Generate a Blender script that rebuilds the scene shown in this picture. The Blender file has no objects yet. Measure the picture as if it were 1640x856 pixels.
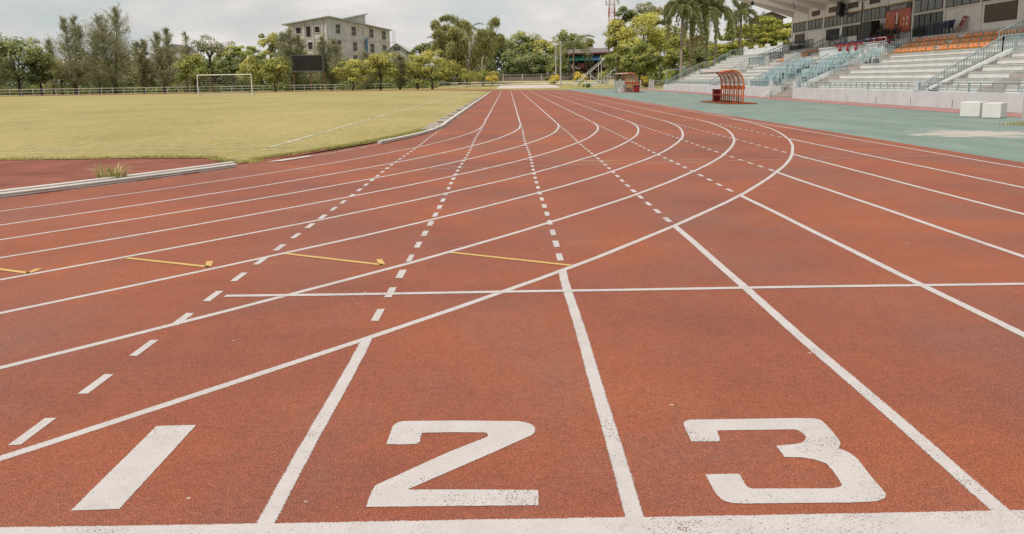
import bpy, math, random
import numpy as np
from mathutils import Vector, Matrix
random.seed(7); rng = np.random.default_rng(7)
scene = bpy.context.scene; col = scene.collection
PI = math.pi

# ------------------------------------------------------------------ camera (solved from the lane geometry)
F, PIT, YAW, ROL, CH = 1450., .2037, .0016, -.0153, 1.4292
cy, sy = math.cos(YAW), math.sin(YAW)
fw = Vector((sy*math.cos(PIT), cy*math.cos(PIT), -math.sin(PIT))); r0 = Vector((cy, -sy, 0)); u0 = r0.cross(fw)
Rv = r0*math.cos(ROL) + u0*math.sin(ROL); Uv = u0*math.cos(ROL) - r0*math.sin(ROL)
cam = bpy.data.cameras.new('camera'); co = bpy.data.objects.new('camera', cam); col.objects.link(co)
m = Matrix((Rv, Uv, -fw)).transposed().to_4x4(); m.translation = (0, 0, CH); co.matrix_world = m
cam.sensor_width = 36; cam.sensor_fit = 'HORIZONTAL'; cam.lens = 36*F/1640; cam.clip_start = .05; cam.clip_end = 6000
scene.camera = co

def at(px, py, ax, v):            # survey: a sight line met with the plane X=v, Y=v or Z=v
    d = Rv*((px-820)/F) + Uv*(-(py-428)/F) + fw
    i = 'XYZ'.index(ax); o = Vector((0, 0, CH))
    return o + d*((v-o[i])/d[i])
def AX(px, Y, py=128): return at(px, py, 'Y', Y).x
def AZ(px, py, Y): return at(px, py, 'Y', Y).z

# ------------------------------------------------------------------ materials
def newmat(name):
    mt = bpy.data.materials.new(name); mt.use_nodes = True
    nt = mt.node_tree; nt.nodes.clear(); return mt, nt
def N(nt, typ, **kw):
    n = nt.nodes.new(typ)
    for k, v in kw.items():
        if hasattr(n, k): setattr(n, k, v)
        else: n.inputs[k].default_value = v
    return n
def pos_vec(nt, sc=(1, 1, 1)):
    g = N(nt, 'ShaderNodeNewGeometry'); mp = N(nt, 'ShaderNodeMapping'); mp.inputs['Scale'].default_value = sc
    nt.links.new(g.outputs['Position'], mp.inputs['Vector']); return mp.outputs[0]
def noise(nt, vec, scale, detail=4, rough=.55):
    n = N(nt, 'ShaderNodeTexNoise'); n.inputs['Scale'].default_value = scale; n.inputs['Detail'].default_value = detail
    n.inputs['Roughness'].default_value = rough; nt.links.new(vec, n.inputs['Vector']); return n.outputs['Fac']
def ramp(nt, fac, stops):
    r = N(nt, 'ShaderNodeValToRGB'); e = r.color_ramp.elements
    while len(e) < len(stops): e.new(.5)
    for el, (p, c) in zip(e, stops):
        el.position = p; el.color = (*c, 1) if len(c) == 3 else c
    nt.links.new(fac, r.inputs['Fac']); return r.outputs['Color']
def mix(nt, fac, a, b, typ='MIX'):
    n = N(nt, 'ShaderNodeMix', data_type='RGBA', blend_type=typ)
    for s, v in ((0, fac), (6, a), (7, b)):
        if hasattr(v, 'node'): nt.links.new(v, n.inputs[s])
        else: n.inputs[s].default_value = v if s == 0 else (*v, 1)
    return n.outputs[2]
def math_(nt, op, a, b=0., clamp=False):
    n = N(nt, 'ShaderNodeMath', operation=op, use_clamp=clamp)
    for i, v in enumerate((a, b)):
        if hasattr(v, 'node'): nt.links.new(v, n.inputs[i])
        else: n.inputs[i].default_value = v
    return n.outputs[0]
def finish(nt, colr, rough=.8, bump=None, bstr=.3, bdist=.01, spec=.3, metal=0., alpha=None):
    p = N(nt, 'ShaderNodeBsdfPrincipled'); o = N(nt, 'ShaderNodeOutputMaterial')
    if hasattr(colr, 'node'): nt.links.new(colr, p.inputs['Base Color'])
    else: p.inputs['Base Color'].default_value = (*colr, 1)
    p.inputs['Roughness'].default_value = rough; p.inputs['Metallic'].default_value = metal
    p.inputs['Specular IOR Level'].default_value = spec
    if alpha is not None: nt.links.new(alpha, p.inputs['Alpha'])
    if bump is not None:
        b = N(nt, 'ShaderNodeBump'); b.inputs['Strength'].default_value = bstr; b.inputs['Distance'].default_value = bdist
        nt.links.new(bump, b.inputs['Height']); nt.links.new(b.outputs[0], p.inputs['Normal'])
    nt.links.new(p.outputs[0], o.inputs[0])
def simple(name, c, rough=.7, var=.12, scale=3., spec=.3, metal=0., sc=(1, 1, 1), dirt=None, dirt_amt=.5):
    mt, nt = newmat(name); v = pos_vec(nt, sc)
    a = noise(nt, v, scale, 5); lo = tuple(max(0, x*(1-var*1.6)) for x in c); hi = tuple(min(1, x*(1+var)) for x in c)
    k = ramp(nt, a, [(.3, lo), (.7, hi)])
    if dirt:
        d = noise(nt, v, scale*.37, 6, .65); f = ramp(nt, d, [(.52, (0, 0, 0)), (.75, (dirt_amt,)*3)])
        k = mix(nt, f, k, dirt)
    finish(nt, k, rough, spec=spec, metal=metal); return mt
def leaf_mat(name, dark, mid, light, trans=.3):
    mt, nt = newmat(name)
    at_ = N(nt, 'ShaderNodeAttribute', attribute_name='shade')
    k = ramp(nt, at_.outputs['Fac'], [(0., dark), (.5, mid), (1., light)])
    d = N(nt, 'ShaderNodeBsdfDiffuse'); t = N(nt, 'ShaderNodeBsdfTranslucent'); mx = N(nt, 'ShaderNodeMixShader'); mx.inputs[0].default_value = trans
    o = N(nt, 'ShaderNodeOutputMaterial')
    for s in (d, t): nt.links.new(k, s.inputs['Color'])
    nt.links.new(d.outputs[0], mx.inputs[1]); nt.links.new(t.outputs[0], mx.inputs[2]); nt.links.new(mx.outputs[0], o.inputs[0]); return mt

def track_colour(nt):
    v = pos_vec(nt); g = noise(nt, v, 165, 2, .65); g2 = noise(nt, v, 60, 3, .6); big = noise(nt, v, .36, 6, .62); big2 = noise(nt, pos_vec(nt, (1, .45, 1)), .75, 7, .66); big3 = noise(nt, pos_vec(nt, (.30, 1.1, 1)), 2.4, 6, .68); wisp = noise(nt, pos_vec(nt, (.5, 1.5, 1)), 6.5, 6, .75)
    base = ramp(nt, big, [(.32, (.195, .063, .040)), (.48, (.255, .074, .039)), (.66, (.315, .090, .036))])
    base = mix(nt, ramp(nt, big2, [(.46, (0, 0, 0)), (.66, (.55, .55, .55))]), base, (.21, .098, .076))
    base = mix(nt, ramp(nt, big3, [(.52, (0, 0, 0)), (.76, (.28, .28, .28))]), base, (.160, .048, .036))
    base = mix(nt, ramp(nt, wisp, [(.60, (0, 0, 0)), (.78, (.5, .5, .5))]), base, (.19, .125, .115))
    base = mix(nt, 1., base, ramp(nt, g, [(.25, (.15, .15, .17)), (.40, (.70, .70, .70)), (.55, (1.08, 1.08, 1.08)), (.75, (2.3, 2.2, 2.0))]), 'MULTIPLY')
    base = mix(nt, .7, base, ramp(nt, g2, [(.3, (.72, .71, .71)), (.7, (1.24, 1.24, 1.24))]), 'MULTIPLY')
    g3 = noise(nt, v, 24, 3, .65); g4 = noise(nt, pos_vec(nt, (1, .5, 1)), 9, 4, .7)
    base = mix(nt, .45, base, ramp(nt, g3, [(.3, (.70, .70, .72)), (.5, (1, 1, 1)), (.7, (1.3, 1.28, 1.25))]), 'MULTIPLY')
    base = mix(nt, .30, base, ramp(nt, g4, [(.3, (.80, .80, .82)), (.5, (1, 1, 1)), (.7, (1.2, 1.19, 1.16))]), 'MULTIPLY')
    scuff = noise(nt, pos_vec(nt, (.6, 2.2, 1)), 3.3, 9, .8); base = mix(nt, ramp(nt, scuff, [(.60, (0, 0, 0)), (.74, (.34, .34, .34))]), base, (.33, .185, .145))
    vo = N(nt, 'ShaderNodeTexVoronoi'); vo.inputs['Scale'].default_value = 7.; nt.links.new(v, vo.inputs['Vector']); sp = N(nt, 'ShaderNodeSeparateXYZ'); nt.links.new(vo.outputs['Color'], sp.inputs[0])
    chip = math_(nt, 'MULTIPLY', math_(nt, 'LESS_THAN', vo.outputs['Distance'], math_(nt, 'MULTIPLY', sp.outputs[1], .09)), math_(nt, 'GREATER_THAN', sp.outputs[0], .86))
    base = mix(nt, math_(nt, 'MULTIPLY', chip, .8), base, (.42, .36, .31))
    return base, g
M = {}
mt, nt = newmat('track_rubber'); k, g = track_colour(nt); finish(nt, k, .72, bump=g, bstr=.5, bdist=.004, spec=.3); M['track'] = mt
def paint_mat(name, c, wear=.5, edge=True, ea=1.):
    mt, nt = newmat(name); v = pos_vec(nt)
    n1 = noise(nt, v, 150, 3, .7); n2 = noise(nt, v, 1.6, 5, .65); n4 = noise(nt, v, 34, 4, .65)
    thr = math_(nt, 'ADD', math_(nt, 'MULTIPLY', math_(nt, 'SUBTRACT', n2, .45, True), wear*1.1), .30+wear*.03)     # worn where the fine noise falls under this
    thr = math_(nt, 'ADD', thr, math_(nt, 'MULTIPLY', math_(nt, 'SUBTRACT', n4, .5), .16))
    a = math_(nt, 'GREATER_THAN', n1, thr)
    if edge:
        uv = N(nt, 'ShaderNodeUVMap'); uv.uv_map = 'UVMap'; sp = N(nt, 'ShaderNodeSeparateXYZ'); nt.links.new(uv.outputs[0], sp.inputs[0])
        d = math_(nt, 'ABSOLUTE', sp.outputs['Y'])
        n3 = noise(nt, v, 150, 3, .75); n5 = noise(nt, v, 5, 3, .6)
        lim = math_(nt, 'SUBTRACT', .80+.50*ea, math_(nt, 'ADD', math_(nt, 'MULTIPLY', n3, .78*ea), math_(nt, 'MULTIPLY', n5, .24*ea)))
        a = math_(nt, 'MULTIPLY', a, math_(nt, 'LESS_THAN', d, lim))
    k = mix(nt, ramp(nt, noise(nt, v, 6, 5, .6), [(.4, (0, 0, 0)), (.8, (.6, .6, .6))]), c, tuple(x*.78 for x in c))
    k = mix(nt, .5, k, ramp(nt, n1, [(.3, (.8, .78, .77)), (.6, (1.08, 1.08, 1.08))]), 'MULTIPLY')
    finish(nt, k, .7, spec=.2, alpha=a); return mt
M['paint'] = paint_mat('line_paint', (.50, .462, .45), .45)
M['paint_start'] = paint_mat('start_line_paint', (.50, .462, .45), .6, True, .3); M['paint_num'] = paint_mat('number_paint', (.50, .465, .452), .55, False)
M['paint_old'] = paint_mat('faded_paint', (.46, .38, .34), 1.5)
M['yellow'] = paint_mat('yellow_paint', (.56, .37, .13), .45)

mt, nt = newmat('pitch_grass'); v = pos_vec(nt)
a = noise(nt, pos_vec(nt, (1, .5, 1)), .16, 6, .6); b = noise(nt, v, 2.3, 6, .7); c_ = noise(nt, v, 24, 4, .7); dd = noise(nt, pos_vec(nt, (1, .6, 1)), .9, 5, .65)
k = ramp(nt, a, [(.3, (.265, .236, .102)), (.5, (.335, .283, .124)), (.7, (.39, .32, .155))])
k = mix(nt, .6, k, ramp(nt, b, [(.25, (.55, .6, .5)), (.5, (1, 1, 1)), (.75, (1.3, 1.24, 1.25))]), 'MULTIPLY')
k = mix(nt, .8, k, ramp(nt, c_, [(.25, (.68, .70, .62)), (.5, (1, 1, 1)), (.75, (1.3, 1.27, 1.4))]), 'MULTIPLY')
sp1 = noise(nt, pos_vec(nt, (1, .28, 1)), 7.5, 5, .75); k = mix(nt, .85, k, ramp(nt, sp1, [(.3, (.70, .74, .66)), (.5, (1, 1, 1)), (.7, (1.28, 1.24, 1.36))]), 'MULTIPLY'); k = mix(nt, ramp(nt, noise(nt, pos_vec(nt, (1, .4, 1)), 2.6, 6, .75), [(.58, (0, 0, 0)), (.74, (.55, .55, .55))]), k, (.40, .27, .045))
k = mix(nt, ramp(nt, dd, [(.55, (0, 0, 0)), (.75, (.5, .5, .5))]), k, (.40, .29, .05))
finish(nt, k, .9, bump=c_, bstr=.35, bdist=.03, spec=.05); M['grass'] = mt
mt, nt = newmat('rough_grass'); v = pos_vec(nt)
a = noise(nt, v, .12, 5, .6); b = noise(nt, v, 3, 5, .7)
k = ramp(nt, a, [(.35, (.22, .205, .07)), (.6, (.42, .36, .14))]); k = mix(nt, .7, k, ramp(nt, b, [(.25, (.5, .5, .45)), (.75, (1.4, 1.35, 1.3))]), 'MULTIPLY')
finish(nt, k, .95, spec=.05); M['ground'] = mt
mt, nt = newmat('teal_surface'); v = pos_vec(nt, (1, .3, 1))
a = noise(nt, v, .8, 6, .65); b = noise(nt, pos_vec(nt), 60, 3, .6); p = noise(nt, pos_vec(nt, (.9, 1.5, 1)), 1.1, 8, .72); lines_ = noise(nt, pos_vec(nt, (.5, 3, 1)), 2.2, 5, .7)
k = ramp(nt, a, [(.3, (.145, .192, .17)), (.5, (.18, .234, .207)), (.7, (.225, .276, .248))])
k = mix(nt, .5, k, ramp(nt, b, [(.3, (.7, .7, .7)), (.7, (1.25, 1.25, 1.25))]), 'MULTIPLY')
sp = N(nt, 'ShaderNodeSeparateXYZ'); gg = N(nt, 'ShaderNodeNewGeometry'); nt.links.new(gg.outputs['Position'], sp.inputs[0])
dx = math_(nt, 'SUBTRACT', sp.outputs[0], 11.2); dy = math_(nt, 'SUBTRACT', sp.outputs[1], 22.0)
dist = math_(nt, 'ADD', math_(nt, 'POWER', math_(nt, 'DIVIDE', math_(nt, 'ABSOLUTE', dx), 1.9), 2.), math_(nt, 'POWER', math_(nt, 'DIVIDE', math_(nt, 'ABSOLUTE', dy), 2.0), 2.))
near_ = math_(nt, 'SUBTRACT', 1., dist, True)
bare = math_(nt, 'ADD', p, math_(nt, 'MULTIPLY', near_, .25))
k = mix(nt, ramp(nt, bare, [(.63, (0, 0, 0)), (.67, (.85, .85, .85))]), k, (.46, .40, .36))
k = mix(nt, ramp(nt, lines_, [(.62, (0, 0, 0)), (.8, (.45, .45, .45))]), k, (.36, .36, .31))
finish(nt, k, .8, spec=.25); M['teal'] = mt
M['pink'] = simple('pink_surface', (.34, .175, .16), .85, .15, 1.5, .2, dirt=(.42, .34, .30), dirt_amt=.7)
M['apron'] = simple('red_apron', (.225, .075, .05), .85, .2, 1.2, .2, dirt=(.3, .13, .09), dirt_amt=.6)
M['pad'] = simple('pale_concrete_pad', (.52, .45, .42), .8, .1, .8)
M['path'] = simple('pale_path', (.45, .40, .30), .9, .15, 1.)
def stained(name, c, streak=(.12, .10, .08), amt=.55, rough=.75):
    mt, nt = newmat(name); a = noise(nt, pos_vec(nt), 1.3, 6, .65); s = noise(nt, pos_vec(nt, (2.2, 2.2, .35)), 2.4, 6, .7); fsc = noise(nt, pos_vec(nt), 18, 4, .6)
    k = ramp(nt, a, [(.3, tuple(x*.84 for x in c)), (.65, c)])
    k = mix(nt, .25, k, ramp(nt, fsc, [(.3, (.8, .8, .8)), (.7, (1.1, 1.1, 1.1))]), 'MULTIPLY')
    k = mix(nt, ramp(nt, s, [(.57, (0, 0, 0)), (.8, (amt,)*3)]), k, streak)
    finish(nt, k, rough, spec=.2); return mt
M['white_wall'] = stained('white_painted_wall', (.635, .665, .67), amt=.26); M['press_wall'] = stained('press_wall_paint', (.80, .765, .73), amt=.12)
M['tier'] = stained('whitewashed_concrete', (.655, .655, .635), (.17, .135, .105), .55)
M['step'] = stained('bare_concrete', (.40, .355, .32), amt=.4)
M['soffit'] = stained('roof_soffit', (.72, .665, .62), amt=.10)
M['fascia'] = simple('pale_blue_fascia', (.36, .44, .46), .6, .08)
M['rail'] = simple('teal_grey_rail_paint', (.25, .335, .355), .5, .15, 6)
M['dark_rail'] = simple('dark_rail_paint', (.075, .10, .11), .5, .15, 6)
M['fence'] = simple('pale_fence_paint', (.60, .63, .61), .5, .1, 4)
M['white_metal'] = simple('white_metal_paint', (.66, .65, .62), .45, .06)
M['galv'] = simple('weathered_pipe', (.42, .42, .40), .5, .12)
M['block_white'] = simple('block_white_paint', (.70, .69, .655), .8, .06, 2.); M['kerb'] = stained('kerb_white', (.62, .585, .54), amt=.45)
M['orange'] = simple('orange_paint', (.58, .155, .05), .5, .15, 5)
M['orange_dk'] = simple('orange_base_paint', (.30, .075, .025), .8, .2, 3, dirt=(.2, .1, .05))
M['seat_orange'] = simple('orange_plastic', (.66, .235, .075), .45, .1, 3)
M['plank'] = simple('ochre_board', (.42, .24, .06), .7, .12, 5)
M['blue_plastic'] = simple('pale_blue_plastic', (.35, .46, .475), .45, .14, 2)
M['red'] = simple('red_plastic', (.27, .025, .025), .45, .12, 3)
M['red_cloth'] = simple('red_cloth', (.28, .025, .022), .9, .25, 5)
M['navy_cloth'] = simple('navy_cloth', (.035, .04, .10), .9, .25, 5)
M['black'] = simple('black_plastic', (.022, .021, .022), .5, .2, 4)
M['dark_glass'] = simple('dark_glass', (.018, .019, .02), .15, .3, 1.2, .5)
M['pane'] = simple('grey_window_glass', (.115, .115, .105), .2, .35, .9, .5, sc=(1, 1, 4))
M['win_frame'] = simple('brown_window_frame', (.10, .065, .045), .6, .15)
M['louvre'] = simple('brown_louvre', (.135, .105, .08), .7, .25, 5, sc=(1, 1, 9))
M['dark_panel'] = simple('dark_block_panel', (.05, .048, .048), .8, .5, 9)
M['brown_panel'] = simple('brown_block_panel', (.15, .115, .09), .8, .5, 9)
M['screen'] = simple('screen_face', (.022, .017, .015), .6, .15, 3)
M['screen_frame'] = simple('screen_frame', (.10, .10, .105), .6, .2, 3)
M['rust'] = simple('rusty_post', (.16, .09, .06), .8, .25, 3)
M['bark'] = simple('grey_brown_bark', (.12, .09, .065), .95, .3, 4, .1, sc=(1, 1, .4))
M['palm_bark'] = simple('palm_bark', (.30, .25, .21), .9, .22, 5, .1, sc=(.6, .6, 3))
M['pale_bark'] = simple('pale_bark', (.34, .28, .23), .9, .2, 4, .1, sc=(1, 1, .4))
M['net'] = simple('net_cord', (.6, .6, .57), .8, .05)
mt, nt = newmat('raw_block_wall'); v = pos_vec(nt); a = noise(nt, v, .5, 6, .7); b = noise(nt, pos_vec(nt, (1, 1, 2.2)), 3.2, 5, .8); h = noise(nt, pos_vec(nt, (.15, .15, 1.6)), 1.2, 4, .6)
k = ramp(nt, a, [(.3, (.42, .41, .40)), (.7, (.66, .64, .625))]); k = mix(nt, .6, k, ramp(nt, b, [(.36, (.42, .40, .39)), (.5, (1, 1, 1)), (.68, (1.22, 1.22, 1.22))]), 'MULTIPLY')
k = mix(nt, ramp(nt, h, [(.56, (0, 0, 0)), (.7, (.4, .4, .4))]), k, (.40, .29, .25)); finish(nt, k, .95, spec=.1); M['raw'] = mt
M['band'] = simple('concrete_band', (.50, .46, .435), .9, .12, 2)
M['metal_roof'] = simple('grey_sheet_roof', (.40, .42, .42), .6, .12, 2)
M['white_roof'] = simple('pale_tile_roof', (.50, .50, .47), .7, .08, 2)
M['brick_wall'] = stained('grey_block_wall', (.24, .20, .18), (.08, .07, .06), .6)
M['blue_tarp'] = simple('blue_netting', (.04, .17, .33), .8, .2, 3)
M['wood'] = simple('dark_timber', (.085, .05, .04), .85, .35, 2, sc=(3, 3, .7))
M['red_trim'] = simple('dark_red_trim', (.19, .035, .035), .7, .2, 2)
M['green_awning'] = simple('green_awning', (.02, .17, .12), .7, .2, 2)
M['blue_awning'] = simple('blue_awning', (.03, .10, .22), .7, .25, 2)
M['pink_cloth'] = simple('pink_cloth', (.32, .12, .13), .9, .2, 3)
M['brick_red'] = simple('faded_brick', (.38, .22, .16), .9, .2, 2); M['gable'] = simple('pale_green_gable', (.50, .52, .46), .8, .06, 1)
M['dull_roof'] = simple('dull_tile_roof', (.17, .145, .135), .85, .15, 1)
mt, nt = newmat('red_white_bands'); g = N(nt, 'ShaderNodeNewGeometry'); s = N(nt, 'ShaderNodeSeparateXYZ'); nt.links.new(g.outputs['Position'], s.inputs[0])
f = math_(nt, 'GREATER_THAN', math_(nt, 'FRACT', math_(nt, 'MULTIPLY', s.outputs[2], .17)), .5); finish(nt, mix(nt, f, (.5, .47, .45), (.33, .07, .05)), .6); M['mast'] = mt
mt, nt = newmat('clear_roof_sheet'); finish(nt, (.30, .36, .33), .25, spec=.5); nt.nodes['Principled BSDF'].inputs['Alpha'].default_value = .62; M['clear'] = mt
M['sheet'] = leaf_mat('white_roof_sheet', (.55, .64, .66), (.55, .64, .66), (.55, .64, .66), .45)
LM = {
 'broad': leaf_mat('broad_leaf', (0.129, 0.167, 0.060), (0.301, 0.323, 0.099), (0.567, 0.508, 0.163), .35),
 'dark': leaf_mat('dark_leaf', (0.107, 0.152, 0.075), (0.237, 0.271, 0.116), (0.420, 0.421, 0.175), .35),
 'olive': leaf_mat('needle_leaf', (0.198, 0.217, 0.133), (0.371, 0.366, 0.217), (0.567, 0.518, 0.303), .45),
 'yellow': leaf_mat('yellow_green_leaf', (0.190, 0.217, 0.070), (0.461, 0.445, 0.132), (0.748, 0.648, 0.198), .38),
 'yellow_light': leaf_mat('pale_yellow_green_leaf', (.20, .22, .07), (.50, .48, .13), (.78, .70, .20), .4),
 'bamboo': leaf_mat('bamboo_leaf', (0.228, 0.244, 0.110), (0.423, 0.409, 0.171), (0.601, 0.529, 0.233), .4),
 'bright': leaf_mat('bright_leaf', (0.152, 0.196, 0.066), (0.359, 0.378, 0.109), (0.658, 0.583, 0.175), .36),
 'flower': leaf_mat('yellow_shrub_leaf', (0.289, 0.290, 0.078), (0.666, 0.525, 0.099), (0.800, 0.616, 0.140)),
 'palm': leaf_mat('palm_leaf', (0.152, 0.189, 0.089), (0.320, 0.342, 0.155), (0.590, 0.518, 0.280), .35),
 'rain': leaf_mat('flat_crown_leaf', (0.107, 0.145, 0.044), (0.346, 0.366, 0.087), (0.680, 0.594, 0.152), .3),
 'blade': leaf_mat('grass_blade', (0.210, 0.230, 0.059), (0.420, 0.390, 0.130), (0.609, 0.530, 0.259), .3),
 'weed': leaf_mat('weed_blade', (0.202, 0.212, 0.071), (0.454, 0.411, 0.171), (0.680, 0.596, 0.326), .3),
}

# ------------------------------------------------------------------ building blocks
class MB:
    def __init__(s): s.v = []; s.f = []; s.uv = None
    def quad(s, *p):
        b = len(s.v); s.v += [tuple(q) for q in p]; s.f.append(tuple(range(b, b+len(p))))
    def box(s, x0, x1, y0, y1, z0, z1):
        b = len(s.v); s.v += [(x, y, z) for x in (x0, x1) for y in (y0, y1) for z in (z0, z1)]
        s.f += [tuple(b+i for i in q) for q in ((0, 1, 3, 2), (4, 6, 7, 5), (0, 4, 5, 1), (2, 3, 7, 6), (0, 2, 6, 4), (1, 5, 7, 3))]
    def obox(s, c, ax, ay, az):      # centre and three half-axis vectors
        c, ax, ay, az = map(Vector, (c, ax, ay, az)); b = len(s.v)
        s.v += [tuple(c + ax*i + ay*j + az*k) for i in (-1, 1) for j in (-1, 1) for k in (-1, 1)]
        s.f += [tuple(b+i for i in q) for q in ((0, 1, 3, 2), (4, 6, 7, 5), (0, 4, 5, 1), (2, 3, 7, 6), (0, 2, 6, 4), (1, 5, 7, 3))]
    def bar(s, p, q, w, h=None):
        p, q = Vector(p), Vector(q); d = (q-p); L = d.length
        if L < 1e-6: return
        d /= L; a = d.cross(Vector((0, 0, 1)));
        if a.length < 1e-3: a = Vector((1, 0, 0))
        a.normalize(); b = a.cross(d); h = h or w
        s.obox((p+q)/2, d*L/2, a*w/2, b*h/2)
    def tube(s, pts, rad, n=6, cap=True):
        pts = [Vector(p) for p in pts]; k = len(pts)
        if not hasattr(rad, '__len__'): rad = [rad]*k
        b = len(s.v); up = None
        for i, p in enumerate(pts):
            d = (pts[min(i+1, k-1)] - pts[max(i-1, 0)]).normalized()
            if up is None:
                up = d.cross(Vector((0, 0, 1)))
                if up.length < 1e-3: up = Vector((1, 0, 0))
            a = (up - d*up.dot(d)).normalized(); up = a; c = d.cross(a)
            for j in range(n):
                t = 2*PI*j/n; s.v.append(tuple(p + (a*math.cos(t)+c*math.sin(t))*rad[i]))
        for i in range(k-1):
            for j in range(n):
                s.f.append((b+i*n+j, b+i*n+(j+1) % n, b+(i+1)*n+(j+1) % n, b+(i+1)*n+j))
        if cap: s.f.append(tuple(b+j for j in range(n-1, -1, -1))); s.f.append(tuple(b+(k-1)*n+j for j in range(n)))
    def prism_y(s, poly, y0, y1, caps=(True, True)):   # polygon in (x,z) swept along y
        b = len(s.v); n = len(poly)
        s.v += [(x, y0, z) for x, z in poly] + [(x, y1, z) for x, z in poly]
        for i in range(n): s.f.append((b+i, b+(i+1) % n, b+n+(i+1) % n, b+n+i))
        if caps[0]: s.f.append(tuple(b+i for i in range(n-1, -1, -1)))
        if caps[1]: s.f.append(tuple(b+n+i for i in range(n)))
    def build(s, name, mat, parent=None, smooth=False, loc=None):
        me = bpy.data.meshes.new(name); me.from_pydata(s.v, [], s.f); me.materials.append(M[mat] if isinstance(mat, str) else mat)
        me.update()
        if smooth: me.polygons.foreach_set('use_smooth', [True]*len(me.polygons))
        o = bpy.data.objects.new(name, me); col.objects.link(o)
        if parent is not None:
            o.parent = parent
            o.matrix_parent_inverse = Matrix.Translation(-parent_loc(parent))
        elif loc is not None:
            me.transform(Matrix.Translation(-Vector(loc))); o.location = loc
        return o
def parent_loc(p):
    return Vector(p.location)
def tag(o, label=None, cat=None, group=None, kind=None):
    for k_, v_ in (('label', label), ('category', cat), ('group', group), ('kind', kind)):
        if v_: o[k_] = v_
    return o
def thing(name, label, cat, loc=(0, 0, 0), group=None):
    o = bpy.data.objects.new(name, None); col.objects.link(o); o.location = loc; o.empty_display_size = .3
    return tag(o, label, cat, group)
def struct(o): return tag(o, kind='structure')
def copy_of(o, loc, rz=0., label=None):
    c = o.copy(); col.objects.link(c); c.location = loc; c.rotation_euler = (0, 0, rz)
    if label: c['label'] = label
    for ch in o.children:
        d = ch.copy(); col.objects.link(d); d.parent = c
    return c
ORD = ['first', 'second', 'third', 'fourth', 'fifth', 'sixth', 'seventh', 'eighth', 'ninth', 'tenth', 'eleventh', 'twelfth', 'thirteenth', 'fourteenth', 'fifteenth', 'sixteenth']

def leaf_mesh(name, P, Nn, L, W, mat, parent, shade, D=None):
    n = len(P); P = np.asarray(P); Nn = Nn/np.linalg.norm(Nn, axis=1, keepdims=True)
    if D is None: D = rng.normal(size=(n, 3))
    a = D - Nn*(D*Nn).sum(1, keepdims=True); a /= np.linalg.norm(a, axis=1, keepdims=True)+1e-9; b = np.cross(Nn, a)
    L = np.broadcast_to(L, n)[:, None]; W = np.broadcast_to(W, n)[:, None]
    V = np.stack([P-a*L, P+b*W-a*L*.1, P+a*L, P-b*W-a*L*.1], 1).reshape(-1, 3)
    me = bpy.data.meshes.new(name); me.vertices.add(4*n); me.vertices.foreach_set('co', V.astype(np.float32).ravel())
    me.loops.add(4*n); me.loops.foreach_set('vertex_index', np.arange(4*n, dtype=np.int32))
    me.polygons.add(n); me.polygons.foreach_set('loop_start', np.arange(0, 4*n, 4, dtype=np.int32)); me.polygons.foreach_set('loop_total', np.full(n, 4, dtype=np.int32))
    me.update(calc_edges=True)
    at_ = me.attributes.new('shade', 'FLOAT', 'POINT'); at_.data.foreach_set('value', np.repeat(np.clip(shade, 0, 1), 4).astype(np.float32))
    me.materials.append(LM[mat]); o = bpy.data.objects.new(name, me); col.objects.link(o)
    if parent is not None: o.parent = parent; o.matrix_parent_inverse = Matrix.Translation(-parent_loc(parent))
    return o
def sph(n):
    d = rng.normal(size=(n, 3)); return d/np.linalg.norm(d, axis=1, keepdims=True)

def gz(x, y):                     # the grass bank beyond the far fence
    t = min(1., max(0., (y-178)/26.)); s = min(1., max(0., (x+60)/25.)); return 1.2*t*s

# ------------------------------------------------------------------ world and sun
w = bpy.data.worlds.new('World'); scene.world = w; w.use_nodes = True; nt = w.node_tree; nt.nodes.clear()
SUN_EL, SUN_AZ = math.radians(62), math.radians(-130)       # azimuth from +Y towards +X
sky = N(nt, 'ShaderNodeTexSky', sky_type='NISHITA'); sky.sun_disc = False; sky.sun_elevation = SUN_EL; sky.sun_rotation = SUN_AZ; sky.dust_density = 3.; sky.air_density = 1.2
bg1 = N(nt, 'ShaderNodeBackground'); bg1.inputs['Strength'].default_value = .09; nt.links.new(sky.outputs[0], bg1.inputs['Color'])
tc = N(nt, 'ShaderNodeTexCoord'); mp = N(nt, 'ShaderNodeMapping'); mp.inputs['Scale'].default_value = (6, 6, 17); mp.inputs['Location'].default_value = (3.1, .6, .35); nt.links.new(tc.outputs['Generated'], mp.inputs['Vector'])
cn = noise(nt, mp.outputs[0], 1.25, 8, .56); cn2 = noise(nt, mp.outputs[0], .55, 3, .5)
ccol = ramp(nt, cn, [(.38, (.59, .64, .64)), (.48, (.67, .685, .67)), (.55, (.735, .715, .69)), (.64, (.85, .805, .78))])
bg2 = N(nt, 'ShaderNodeBackground'); bg2.inputs['Strength'].default_value = 1.; nt.links.new(ccol, bg2.inputs['Color'])
fac = ramp(nt, cn2, [(.3, (.80,)*3), (.6, (.97,)*3)])
ms = N(nt, 'ShaderNodeMixShader'); nt.links.new(fac, ms.inputs[0]); nt.links.new(bg1.outputs[0], ms.inputs[1]); nt.links.new(bg2.outputs[0], ms.inputs[2])
wo = N(nt, 'ShaderNodeOutputWorld'); nt.links.new(ms.outputs[0], wo.inputs[0])
sl = bpy.data.lights.new('sun', 'SUN'); sl.energy = 3.3; sl.angle = math.radians(1.0); sl.color = (1, .93, .84)
so = bpy.data.objects.new('sun', sl); col.objects.link(so)
sd = Vector((math.sin(SUN_AZ)*math.cos(SUN_EL), math.cos(SUN_AZ)*math.cos(SUN_EL), math.sin(SUN_EL)))
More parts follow.
